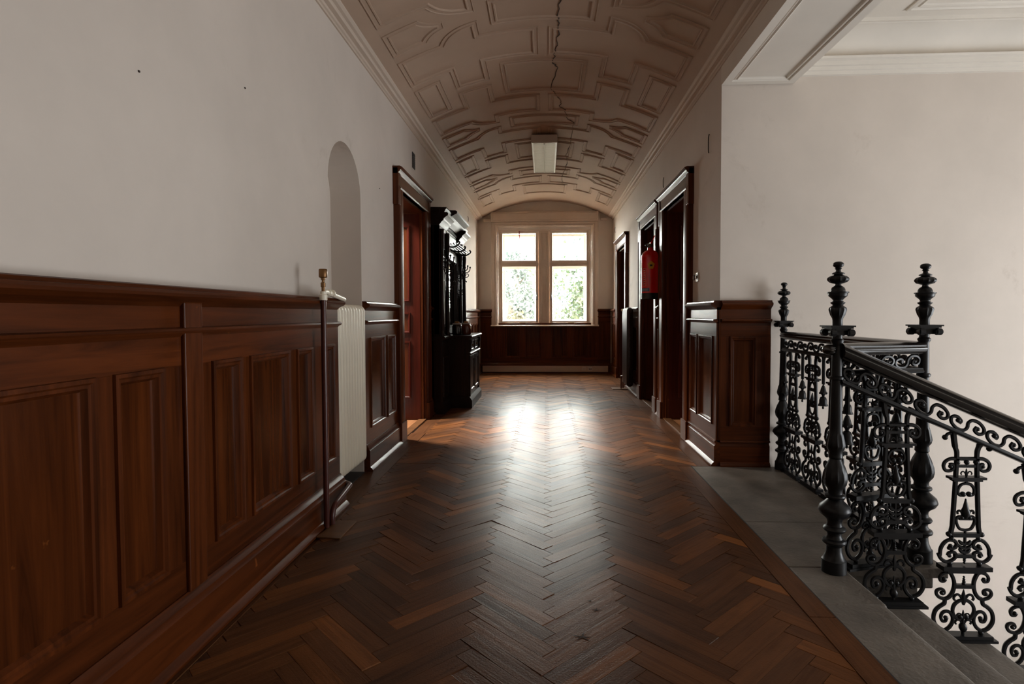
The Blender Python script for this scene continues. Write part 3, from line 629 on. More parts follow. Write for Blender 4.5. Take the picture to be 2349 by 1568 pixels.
MB(T5).box(.35, 3.25, -.172, -.158, -1.0, 1.9).build('pane', M['skyblock'], wo)  # opaque pane added to shut out the sky; an area lamp replaces it

# white trunking with two sockets
bt = MB(TF).box(-1.35, 1.31, .06, .115, .022, .148)
tr = tag(bt.build('baseboard_far', M['white'], bev=.006), 'white cable trunking along the floor below the window', 'trunking', kind='structure')
MB(TF).box(-1.35, 1.31, .06, .12, .140, .150).build('trunking_lid', M['white'], tr)
for x, lab, g in ((.80, 'round white wall socket on the trunking below the window', 1), (.935, 'white double data socket on the trunking, nearer the corner', 0)):
    t = thing('wall_socket', (x, YF - .115, .09), lab, 'socket')
    MB(TF).box(x - .042, x + .042, .1155, .124, .048, .132).build('cover', M['socket'], t, bev=.004)
    if g:
        MB(lambda a, d, c: TF(x + a, .124 + c, .09 + d)).lathe([(.03, 0), (.03, .004), (.022, .004), (.02, -.004 + .0005)], 0, 0, 18).build('socket_ring', M['socket'], t)
        MB(TF).box(x - .004, x + .004, .124, .13, .086, .094).build('pin', M['black'], t)
    else:
        for q in (-.016, .016): MB(TF).box(x + q - .011, x + q + .011, .1235, .126, .078, .096).build('port', M['black'], t)

# ------------------------------------------------------------------ left radiator in the niche and its pipes
def radiator_section(thick, depth, z0, z1, rr=.05, cut=.012):
    """outline in (x, z), extruded along y with rounded edges"""
    def outline(ins):
        x0, x1, a, c, r = -depth / 2 + ins, depth / 2 - ins, z0 + ins, z1 - ins, rr - ins * .5; o = []
        for cx, cz, s_ in ((x1 - r, c - r, 0), (x0 + r, c - r, 90), (x0 + r, a + r, 180), (x1 - r, a + r, 270)):
            o += [(cx + r * math.cos(D(s_ + 90 * k / 5)), cz + r * math.sin(D(s_ + 90 * k / 5))) for k in range(6)]
        return o
    b = MB(); L = []
    for ins, y in ((cut, -thick / 2), (cut * .3, -thick / 2 + cut * .3), (0, -thick / 2 + cut), (0, thick / 2 - cut), (cut * .3, thick / 2 - cut * .3), (cut, thick / 2)):
        L.append([b.pt(x, y, z) for x, z in outline(ins)])
    for a, c in zip(L, L[1:]):
        for k in range(len(a)): b.f.append((a[k], a[(k + 1) % len(a)], c[(k + 1) % len(a)], c[k]))
    b.f.append(tuple(L[0])); b.f.append(tuple(L[-1])); return b
def radiator(name, x, y0, n, pitch, z0, z1, m, label, thick, depth, cut=.012):
    t = thing(name, (x, y0, 0), label, 'radiator')
    me = radiator_section(thick, depth, z0, z1, .05, cut).mesh('radiator_section', m, smooth=45)
    for k in range(n):
        o = bpy.data.objects.new('radiator_section', me); C.objects.link(o); o.parent = t; o.location = (0, pitch * (k + .5), 0)
    for z in (z0 + .06, z1 - .06): MB().tube([(x, y0 - .01, z), (x, y0 + n * pitch + .01, z)], .022, 10).build('header_pipe', m, t, smooth=40)
    return t
rd = radiator('cream_radiator', -1.47, 3.80, 10, .0585, .10, 1.325, M['cream'], 'tall cream column radiator standing in the arched niche', .047, .13, .017)
RPX, RPY = -1.283, 3.235
MB().tube([(RPX, RPY, .0), (RPX, RPY, 1.345)], .0165, 12).build('riser_pipe', M['pipe'], rd, smooth=40, label='dark red riser pipe in front of the wainscot')
MB().lathe([(.0, 0), (.022, 0), (.022, .03), (.018, .034), (.0175, .05)], RPX, RPY, 12, z0=1.335).build('pipe_coupling', M['cream'], rd, smooth=40, label='pale grey coupling')
MB().tube(cat([(RPX, RPY, 1.375), (RPX - .006, RPY + .04, 1.385), (RPX - .015, RPY + .16, 1.375), (RPX - .03, RPY + .40, 1.352), (RPX - .06, RPY + .48, 1.345), (RPX - .12, RPY + .53, 1.30), (-1.46, 3.80, 1.265)], 6), .0155, 10).build('branch_pipe', M['cream'], rd, smooth=40, label='pale grey pipe bending over the wainscot into the radiator')
for q in (.10, .16): MB().tube([(RPX - .012, RPY + q, 1.382), (RPX - .014, RPY + q + .02, 1.380)], .021, 10).build('union_ring', M['cream'], rd, smooth=30)
MB().lathe([(.010, 0), (.010, .03), (.014, .032), (.014, .055), (.008, .058), (.008, .07), (.013, .072), (.013, .082), (.022, .085), (.024, .09), (.024, .13), (.021, .134), (.0, .134)], RPX, RPY, 14, z0=1.38).build('bleed_valve', M['brass'], rd, smooth=40, label='brass capped valve on top of the riser')
MB().tube(cat([(-1.46, 3.80, .145), (-1.42, 3.74, .142), (-1.30, 3.66, .135), (-1.285, 3.60, .13), (-1.272, 3.38, .115), (-1.27, 3.32, .10), (-1.27, 3.29, .06), (-1.27, 3.285, .0)], 5), .0165, 10).build('return_pipe', M['pipe'], rd, smooth=40, label='dark red return pipe bending to the floor')
tag(MB().box(XL - .235, XL + .012, NA + .004, NB - .004, -.01, .002).build('floor_niche', M['slate']), 'dark slate floor of the arched niche', 'floor', kind='structure')
b = MB(); pl = [(-1.288, 3.09), (-1.147, 3.075), (-1.142, 3.345), (-1.262, 3.35)]
lo = [b.pt(x, y, .001) for x, y in pl]; hi = [b.pt(x, y, .009) for x, y in pl]
b.f += [tuple(lo), tuple(hi)] + [(lo[k], lo[(k + 1) % 4], hi[(k + 1) % 4], hi[k]) for k in range(4)]
tag(b.build('floor_board', M['board'], bev=.0015), 'thin loose brown board lying at the foot of the riser pipe', 'board')

# right hand dark radiator
r2 = radiator('dark_radiator', 1.305, 8.90, 9, .058, .11, 1.345, M['darkenamel'], 'dark brown column radiator on the right wall between the doorways', .05, .10)
for q, x in ((9.50, 1.25), (9.57, 1.29)):
    MB().tube([(x, q, .0), (x, q, .22), (1.305, 9.40, .24)], .013, 8).build('supply_pipe', M['pipe'], r2, smooth=40)
MB().tube([(1.25, 9.45, 1.31), (1.30, 9.40, 1.31)], .02, 10).build('radiator_valve', M['cream'], r2, smooth=40, label='pale valve at the top corner')
tag(MB().box(1.10, 1.35, 9.40, 9.66, .001, .010).build('floor_plate', M['board'], bev=.002), 'small flat plate under the pipes of the dark radiator', 'plate')

# ------------------------------------------------------------------ fire extinguisher
EX, EY, EZ = 1.305, 7.20, 1.43
ex = thing('fire_extinguisher', (EX, EY, EZ), 'red fire extinguisher hung between the right doorways', 'fire extinguisher')
er = .112
MB().lathe([(er * .96, .055), (er, .06), (er, .50), (er * .985, .535), (er * .88, .575), (er * .65, .60), (er * .32, .612), (er * .3, .63), (er * .3, .645)], EX, EY, 32, z0=EZ).build('cylinder_body', M['red'], ex, smooth=40)
MB().lathe([(er * .98, 0), (er * 1.015, .004), (er * 1.015, .075), (er * .99, .08)], EX, EY, 32, z0=EZ).build('foot_ring', M['black'], ex, smooth=40)
MB().lathe([(.028, .64), (.03, .645), (.03, .665), (.02, .67), (.02, .70)], EX, EY, 14, z0=EZ).build('valve', M['brass'], ex, smooth=40)
MB().box(EX - .012, EX + .012, EY - .06, EY + .02, EZ + .69, EZ + .70).tube([(EX, EY, EZ + .69), (EX + .03, EY - .03, EZ + .745), (EX + .045, EY - .04, EZ + .79)], .006, 6).build('lever_handle', M['red'], ex)
MB().tube(cat([(EX + .01, EY, EZ + .67), (EX - .05, EY - .02, EZ + .68), (EX - .06, EY - .04, EZ + .66), (EX - .03, EY - .07, EZ + .64)], 5), .009, 8).build('hose', M['black'], ex, smooth=40)
MB().lathe([(.018, 0), (.018, .012), (.0, .012)], EX - .03, EY - .03, 12, z0=EZ + .675).build('gauge', M['metal'], ex)
MB().box(EX + .09, XR - .001, EY - .05, EY + .05, EZ + .3, EZ + .34).build('bracket', M['black'], ex)
def wrap(a0, a1, z0, z1, nm, m, e=.0012, n=8, shape=None):
    b = MB(); lo, hi = [], []
    rr = er + e
    for k in range(n + 1):
        a = D(a0 + (a1 - a0) * k / n); t = k / n
        zl, zh = (shape(t) if shape else (z0, z1))
        lo.append(b.pt(EX + rr * math.cos(a), EY + rr * math.sin(a), EZ + zl)); hi.append(b.pt(EX + rr * math.cos(a), EY + rr * math.sin(a), EZ + zh))
    for k in range(n): b.f.append((lo[k], lo[k + 1], hi[k + 1], hi[k]))
    return b.build(nm, m, ex)
penta = lambda t: ((.372 + max(0, (.22 - t) / .22) * .062 + max(0, (t - .78) / .22) * .062), (.434 + (.036) * (1 - abs(t - .5) * 2)))
wrap(-118, -72, 0, 0, 'yellow_sticker', M['yellow'], n=12, shape=penta)
wrap(-103, -87, .405, .425, 'sticker_print', M['black'], .002)
wrap(-165, -105, .095, .135, 'blue_label', M['blue'])
for z in (.10, .112, .124): wrap(-160, -112, z, z + .004, 'label_print', M['pale'], .002)
# light outlined instruction panel: thin pale lines
for (a0, a1, z0, z1) in ((-128, -125.5, .16, .38), (-150, -126, .376, .38), (-150, -126, .16, .164), (-151, -149, .16, .38)): wrap(a0, a1, z0, z1, 'instruction_outline', M['pale'], .0014, 3)
for k in range(7): wrap(-145, -133, .185 + k * .027, .195 + k * .027, 'instruction_print', M['pale'], .0014, 3)

# ------------------------------------------------------------------ hall stand
HW = -1.447
hs = thing('hall_stand', (HW, 8.07, 0), 'tall nearly black carved hall stand with mirror and coat hooks', 'hall stand')
hb = lambda *a, **k: MB().box(*a)
MB().box(HW, -1.40, 7.05, 9.10, 0, 2.5).build('back_panel', M['dark_z'], hs, bev=.003)
for y in (7.05, 9.07): MB().box(HW, -1.315, y, y + .03, .0, 2.56).build('side_panel', M['dark_z'], hs, bev=.003)
THX = lambda u, d, z: (HW + d, u, z)
for (a, c) in ((7.05, 7.53), (8.62, 9.10)):
    MB(THX).box(a, c, .05, .125, 1.0, 2.38).build('wing_panel', M['dark_z'], hs, bev=.004)
    MB(THX).frame(a + .09, c - .09, 1.08, 2.0, [(0, .124), (.004, .135), (.018, .137), (.024, .128), (.034, .126), (.045, .132), (.055, .130)]).build('wing_moulding', M['dark_z'], hs, smooth=25)
    MB(THX).frame(a + .09, c - .09, 2.08, 2.32, [(0, .124), (.004, .135), (.018, .137), (.024, .128), (.034, .126)]).build('wing_moulding', M['dark_z'], hs, smooth=25)
    MB(THX).box(a + .004, c - .004, .0, .15, 0.0, .93).build('wing_base', M['dark_z'], hs, bev=.004)
    MB(THX).frame(a + .07, c - .07, .2, .72, [(0, .149), (.004, .16), (.02, .162), (.026, .152)]).build('wing_moulding', M['dark_z'], hs, smooth=25)
    MB(THX).extr([(0, 0), (.18, 0), (.18, .1), (.165, .13), (.15, .15), (0, .15)], a - .01, c + .01, lambda p, q: (q, p[0], p[1])).build('wing_plinth', M['dark_y'], hs, smooth=30)
    MB(THX).extr([(0, .92), (.155, .92), (.165, .935), (.19, .945), (.195, .965), (.18, .975), (0, .975)], a - .015, c + .015, lambda p, q: (q, p[0], p[1])).build('wing_ledge', M['dark_y'], hs, smooth=30)
    for y in (a + .035, c - .035):
        MB().lathe([(.03, 0), (.032, .03), (.022, .05), (.026, .08), (.03, .2), (.024, .42), (.02, .8), (.022, 1.0), (.03, 1.02), (.022, 1.04), (.03, 1.10), (.034, 1.16), (.03, 1.2), (.034, 1.34)], HW + .148, y, 14, z0=.975).build('colonnette', M['dark_z'], hs, smooth=40)
    MB(THX).extr([(0, 2.36), (.13, 2.36), (.15, 2.385), (.16, 2.40), (.185, 2.42), (.19, 2.44), (.215, 2.46), (.24, 2.475), (.245, 2.50), (.23, 2.515), (0, 2.515)], a - .02, c + .02, lambda p, q: (q, p[0], p[1])).build('wing_cornice', M['dark_y'], hs, smooth=30)
    MB(THX).extr([(0, 2.515), (.16, 2.515), (.19, 2.53), (.20, 2.555), (.215, 2.57), (.215, 2.585), (0, 2.59)], a + .03, c - .03, lambda p, q: (q, p[0], p[1])).build('wing_crest', M['dark_y'], hs, smooth=30)
# centre: mirror, frame, arch panel, upper cornice
ring(THX, 7.53, 8.62, .99, 2.12, .16, .08, .10, .05, .115).build('mirror_frame', M['dark_z'], hs, bev=.006)
MB(THX).frame(7.69, 8.46, 1.07, 2.02, [(-.006, .114), (0, .126), (.014, .128), (.022, .11), (.03, .08)], False).build('mirror_moulding', M['dark_z'], hs, smooth=25)
MB(THX).box(7.69, 8.46, .068, .076, 1.07, 2.02).build('mirror', M['mirror'], hs)
MB(THX).box(7.53, 8.62, .04, .10, 2.12, 2.46).build('crest_panel', M['dark_y'], hs, bev=.004)
MB(THX).frame(7.62, 8.53, 2.16, 2.42, [(0, .099), (.004, .116), (.022, .118), (.03, .104), (.05, .102), (.07, .112)]).build('crest_moulding', M['dark_y'], hs, smooth=25)
MB(THX).extr([(0, 2.45), (.12, 2.45), (.14, 2.47), (.17, 2.49), (.20, 2.52), (.21, 2.545), (.24, 2.56), (.28, 2.58), (.285, 2.605), (.26, 2.62), (0, 2.625)], 7.50, 8.65, lambda p, q: (q, p[0], p[1])).build('centre_cornice', M['dark_y'], hs, smooth=30)
# hat rack of rods
for y in (7.52, 8.08, 8.63):
    MB().tube(cat([(HW + .1, y, 2.16), (HW + .22, y, 2.14), (HW + .29, y, 2.17), (HW + .31, y, 2.20), (HW + .29, y, 2.22)], 4), .011, 8).build('rack_bracket', M['iron'], hs, smooth=40)
for k in range(5):
    x = HW + .13 + .036 * k
    MB().tube([(x, 7.46, 2.165 + .006 * k), (x, 8.69, 2.165 + .006 * k)], .008, 8).build('rack_rod', M['iron'], hs, smooth=40)
def coat_hook(y, z, d):
    x = HW + d; b = MB()
    b.box(x - .002, x + .006, y - .012, y + .012, z - .07, z + .05)
    b.tube(cat([(x, y, z), (x + .06, y, z - .01), (x + .10, y, z + .02), (x + .11, y, z + .06)], 5), .007, 6); b.ball((x + .11, y, z + .07), .014)
    b.tube(cat([(x, y, z - .05), (x + .04, y, z - .08), (x + .075, y, z - .075), (x + .085, y, z - .045), (x + .07, y, z - .03)], 5), .006, 6); b.ball((x + .068, y, z - .03), .01)
    b.tube(cat([(x, y, z - .05), (x + .02, y + .03, z - .10), (x + .03, y + .05, z - .14), (x + .05, y + .03, z - .16), (x + .05, y, z - .14)], 5), .005, 6)
    b.build('coat_hook', M['iron'], hs, smooth=40)
for y, z, d in ((7.14, 1.92, .14), (7.42, 1.92, .14), (7.61, 1.86, .116), (7.61, 1.62, .116), (8.54, 1.86, .116), (8.54, 1.62, .116), (8.73, 1.92, .14), (9.0, 1.92, .14)): coat_hook(y, z, d)
# projecting base cabinet
CX = -1.03
MB().box(HW + .01, CX, 7.55, 8.60, .12, .925).build('cabinet_body', M['dark_z'], hs, bev=.004)
MB().extr([(HW, .0), (CX + .045, 0), (CX + .045, .10), (CX + .03, .125), (CX + .012, .15), (HW, .15)], 7.515, 8.635, lambda p, q: (p[0], q, p[1])).build('cabinet_plinth', M['dark_y'], hs, smooth=30)
MB().extr([(HW, .915), (CX + .01, .915), (CX + .022, .925), (CX + .05, .935), (CX + .055, .955), (CX + .045, .968), (HW, .968)], 7.50, 8.65, lambda p, q: (p[0], q, p[1])).build('cabinet_top', M['dark_y'], hs, smooth=30)
MB().extr([(CX - .01, .70), (CX + .012, .70), (CX + .03, .715), (CX + .034, .73), (CX + .012, .742), (CX - .01, .742)], 7.53, 8.62, lambda p, q: (p[0], q, p[1])).build('cabinet_moulding', M['dark_y'], hs, smooth=30)
TCB = lambda u, d, z: (CX + d, u, z)
for (a, c) in ((7.64, 8.045), (8.105, 8.51)):
    dr = MB(TCB).frame(a, c, .76, .895, [(0, -.001), (.002, .012), (.014, .014), (.02, .006), (.03, .005)]).build('drawer', M['dark_y'], hs, smooth=25)
    MB(TCB).tube([((a + c) / 2, .004, .827), ((a + c) / 2, .03, .827)], .012, 8).build('knob', M['brass'], dr, smooth=40)
    dd = MB(TCB).frame(a, c, .19, .68, [(0, -.001), (.002, .016), (.045, .018), (.05, .008), (.07, .004), (.1, .012), (.11, .012)]).build('cabinet_door', M['dark_z'], hs, smooth=25)
    MB(TCB).box(c - .02 if a < 8 else a + .008, c - .008 if a < 8 else a + .02, .018, .022, .41, .45).build('keyhole_plate', M['brass'], dd)
for y in (7.585, 8.565):
    MB(TCB).box(y - .035, y + .035, -.001, .022, .15, .70).build('corner_pilaster', M['dark_z'], hs, bev=.006)
    MB(TCB).extr([(0, .74), (.02, .745), (.035, .78), (.03, .83), (.045, .88), (.04, .915), (0, .915)], y - .03, y + .03, lambda p, q: (q, p[0], p[1])).build('scroll_bracket', M['dark_z'], hs, smooth=30)
# jars on the cabinet
def jar(x, y, m, lab, s_=1.0):
    t = thing('glass_jar', (x, y, .969), lab, 'jar')
    MB().lathe([(.0, 0), (.058 * s_, 0), (.066 * s_, .006), (.068 * s_, .02), (.068 * s_, .12), (.062 * s_, .135), (.05 * s_, .145)], x, y, 24, z0=.969).build('jar_body', m, t, smooth=40)
    MB().lathe([(.05 * s_, .144), (.058 * s_, .146), (.06 * s_, .156), (.055 * s_, .163), (.0, .165)], x, y, 24, z0=.969).build('rim', M['pale'], t, smooth=40)
    MB().lathe([(.03, .164), (.034, .168), (.03, .185), (.0, .188)], x, y, 14, z0=.969).build('lid_knob', M['lid'], t, smooth=40)
jar(-1.205, 7.68, M['darkjar'], 'black looking jar on the hall stand cabinet, nearer the wall')
jar(-1.105, 7.86, M['amber'], 'amber brown jar on the hall stand cabinet, nearer its front edge')

# ------------------------------------------------------------------ ceiling lamp
LX0, LX1, LY0, LY1, LZ0, LZ1 = -.187, .157, 7.56, 9.18, 3.505, 3.605
lp = thing('ceiling_lamp', ((LX0 + LX1) / 2, (LY0 + LY1) / 2, 3.62), 'oblong white louvred lamp hung under the vault', 'ceiling lamp')
b = MB(); b.box(LX0, LX1, LY0, LY1, LZ1 - .012, LZ1)
b.box(LX0, LX0 + .012, LY0, LY1, LZ0, LZ1 - .012); b.box(LX1 - .012, LX1, LY0, LY1, LZ0, LZ1 - .012); b.box(LX0 + .012, LX1 - .012, LY0, LY0 + .012, LZ0, LZ1 - .012); b.box(LX0 + .012, LX1 - .012, LY1 - .012, LY1, LZ0, LZ1 - .012)
b.build('housing', M['lampwhite'], lp, bev=.003)
ring(lambda u, d, z: (u, z, LZ0 - d), LX0 + .008, LX1 - .008, LY0 + .008, LY1 - .008, .016, .02, .02, -.004, .006).build('louvre_frame', M['louvre'], lp)
me = MB().box(LX0 + .022, LX1 - .022, -.003, .003, LZ0 + .002, LZ0 + .036).mesh('louvre_slat', M['louvre'], Vector(((LX0 + LX1) / 2, 0, 0)))
for k in range(27):
    o = bpy.data.objects.new('louvre_slat', me); C.objects.link(o); o.parent = lp; o.location = Vector(((LX0 + LX1) / 2, LY0 + .06 + k * (LY1 - LY0 - .12) / 26, 0)) - WLOC[lp.name]
    o.rotation_euler = (0, 0, 0)
MB().box(-.018, -.012, LY0 + .03, LY1 - .03, LZ0 - .002, LZ0 + .04).build('louvre_divider', M['louvre'], lp)
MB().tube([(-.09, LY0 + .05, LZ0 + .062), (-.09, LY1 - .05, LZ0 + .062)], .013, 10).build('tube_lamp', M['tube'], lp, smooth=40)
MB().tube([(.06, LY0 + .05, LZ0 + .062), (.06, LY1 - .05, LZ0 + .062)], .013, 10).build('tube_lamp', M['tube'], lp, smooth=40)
for y in (LY0 + .3, LY1 - .3): MB().box(-.03, .0, y - .02, y + .02, LZ1, CR + .01).build('mounting_stud', M['lampwhite'], lp)
MB().ball((-.015, LY0 + .06, LZ0 + .0), .012).build('louvre_clip', M['metal'], lp, smooth=40)

# ------------------------------------------------------------------ small wall fittings
t = thing('light_switch', (XR, 5.49, 1.60), 'white double switch plate beside the nearest right door', 'switch')
MB(TR).box(5.36, 5.535, .0, .010, 1.545, 1.635).build('plate', M['socket'], t, bev=.004)
for u in (5.405, 5.49):
    MB(lambda a, d, c: TR(u + a, .010 + c, 1.59 + d)).lathe([(.027, 0), (.027, .003), (.02, .004), (.0, .004)], 0, 0, 16).build('switch_ring', M['black'], t)
    MB(TR).box(u - .008, u + .008, .013, .024, 1.575, 1.605).build('rocker', M['socket'], t, bev=.002)
t = thing('vent_grille', (XL, 6.24, 2.93), 'small dark vent grille high above the left door', 'vent')
MB(TL).box(6.185, 6.305, .001, .006, 2.85, 3.02).build('vent_frame', M['slate'], t)
for k in range(7): MB(TL).box(6.195, 6.295, .006, .010, 2.862 + .022 * k, 2.872 + .022 * k).build('slat', M['slate'], t)
from_px = [(XL, 1.995, 2.12, 'rusty nail head in the left wall, the one nearest the camera'), (XL, 2.72, 2.345, 'small dark wall clip on the left wall, beyond the first nail'), (XL, 4.945, 2.35, 'small nail in the left wall between niche and door')]
for x, y, z, lab in from_px:
    tag(MB(TL).box(y - .004, y + .004, 0.0, .005, z - .004, z + .004).build('wall_nail', M['crack'], bev=.002), lab, 'nail')
def loop(T, u, z, nm, lab, s_=1.0):
    tag(MB(T).tube(cat([(u, .004, z + .05 * s_), (u - .008, .012, z + .03 * s_), (u - .012, .014, z), (u - .006, .012, z - .035 * s_), (u + .004, .006, z - .05 * s_)], 4), .0045, 6).build(nm, M['crack'], smooth=40), lab, 'hook')
loop(TR, 6.95, 2.82, 'wall_hook', 'bent dark wire hook above the nearest right door', 1.2)
loop(TR, 5.05, 2.72, 'wall_hook', 'bent wire hook high on the right wall beside the beam', 1.6)
loop(TR, 11.7, 2.95, 'wall_hook', 'small wire hook above the farthest right door')
loop(TL, 10.6, 3.02, 'wall_hook', 'small wire hook on the left wall beyond the hall stand')

# ------------------------------------------------------------------ railings
NEWEL = [(.056, 0), (.055, .02), (.054, .06), (.048, .066), (.040, .085), (.037, .095), (.035, .105), (.034, .125), (.040, .134), (.052, .142), (.054, .150), (.050, .158), (.038, .164), (.031, .178), (.033, .192), (.046, .20), (.051, .21), (.046, .219), (.035, .226), (.032, .24), (.034, .252), (.040, .262), (.060, .278), (.071, .298), (.072, .305), (.066, .322), (.048, .338), (.040, .346), (.030, .357), (.044, .362), (.047, .369), (.045, .376), (.033, .382), (.032, .398), (.036, .408), (.049, .43), (.054, .457), (.051, .48), (.040, .515), (.028, .544), (.026, .55), (.032, .558), (.031, .568), (.030, .585), (.038, .60), (.042, .618), (.038, .64), (.033, .665), (.029, .68), (.028, .70), (.0265, .79), (.024, .92), (.0235, .928), (.031, .934), (.031, .944), (.0235, .95), (.022, 1.08), (.021, 1.10), (.028, 1.112), (.029, 1.12), (.022, 1.128), (.021, 1.150)]
FINIAL = [(.022, 1.185), (.022, 1.215), (.024, 1.225), (.031, 1.24), (.038, 1.265), (.036, 1.275), (.026, 1.283), (.022, 1.288), (.031, 1.296), (.032, 1.30), (.022, 1.306), (.022, 1.312), (.028, 1.32), (.040, 1.33), (.042, 1.338), (.042, 1.343), (.047, 1.345), (.047, 1.350), (.032, 1.352), (.031, 1.362), (.026, 1.372), (.014, 1.380), (.013, 1.388), (.024, 1.391), (.037, 1.396), (.044, 1.404), (.046, 1.411), (.043, 1.418), (.034, 1.425), (.020, 1.430), (.018, 1.433), (.028, 1.4345), (.028, 1.438), (.022, 1.442), (.012, 1.446), (.010, 1.455), (.016, 1.460), (.012, 1.464), (.014, 1.467), (.020, 1.470), (.0235, 1.477), (.0235, 1.483), (.020, 1.489), (.012, 1.4935), (.002, 1.4945)]
def newel(x, y, label):
    t = thing('newel_post', (x, y, 0.0005), label, 'newel post', 'cast iron newel posts')
    i0 = [k for k, (r_, z) in enumerate(NEWEL) if z <= .42][-1]
    MB().lathe(NEWEL[:i0 + 1], x, y, 24, ribs=[(.278, .31, .02)], z0=.0005).build('post_base', M['iron'], t, smooth=35)
    MB().lathe(NEWEL[i0:], x, y, 24, ribs=[(.425, .54, .045), (.59, .67, .05)], z0=.0005).build('shaft', M['iron'], t, smooth=35)
    b = MB(); b.box(x - .057, x + .057, y - .057, y + .057, 1.184, 1.191); b.box(x - .050, x + .050, y - .050, y + .050, 1.176, 1.184); b.box(x - .042, x + .042, y - .042, y + .042, 1.168, 1.176); b.box(x - .03, x + .03, y - .03, y + .03, 1.145, 1.172)
    for sx in (-1, 1):
        for sy in (-1, 1):
            b.tube([(x + sx * .041, y + sy * .052, 1.157), (x + sx * .041, y + sy * .030, 1.157)], .0175, 12); b.tube([(x + sx * .052, y + sy * .041, 1.157), (x + sx * .030, y + sy * .041, 1.157)], .0175, 12)
    b.build('capital', M['iron'], t, smooth=35)
    MB().lathe(FINIAL, x, y, 24, ribs=[(1.235, 1.275, .05), (1.395, 1.425, .05)], z0=.0005).build('finial', M['iron'], t, smooth=35)
N1, N2, N0 = (1.392, 2.785), (1.888, 2.93), (1.893, 4.625)
newel(*N1, 'black iron newel post at the head of the stairs, nearest the corridor')
newel(*N2, 'black iron newel post at the outer corner of the landing')
newel(*N0, 'black iron newel post against the stairwell wall beside the wainscot')

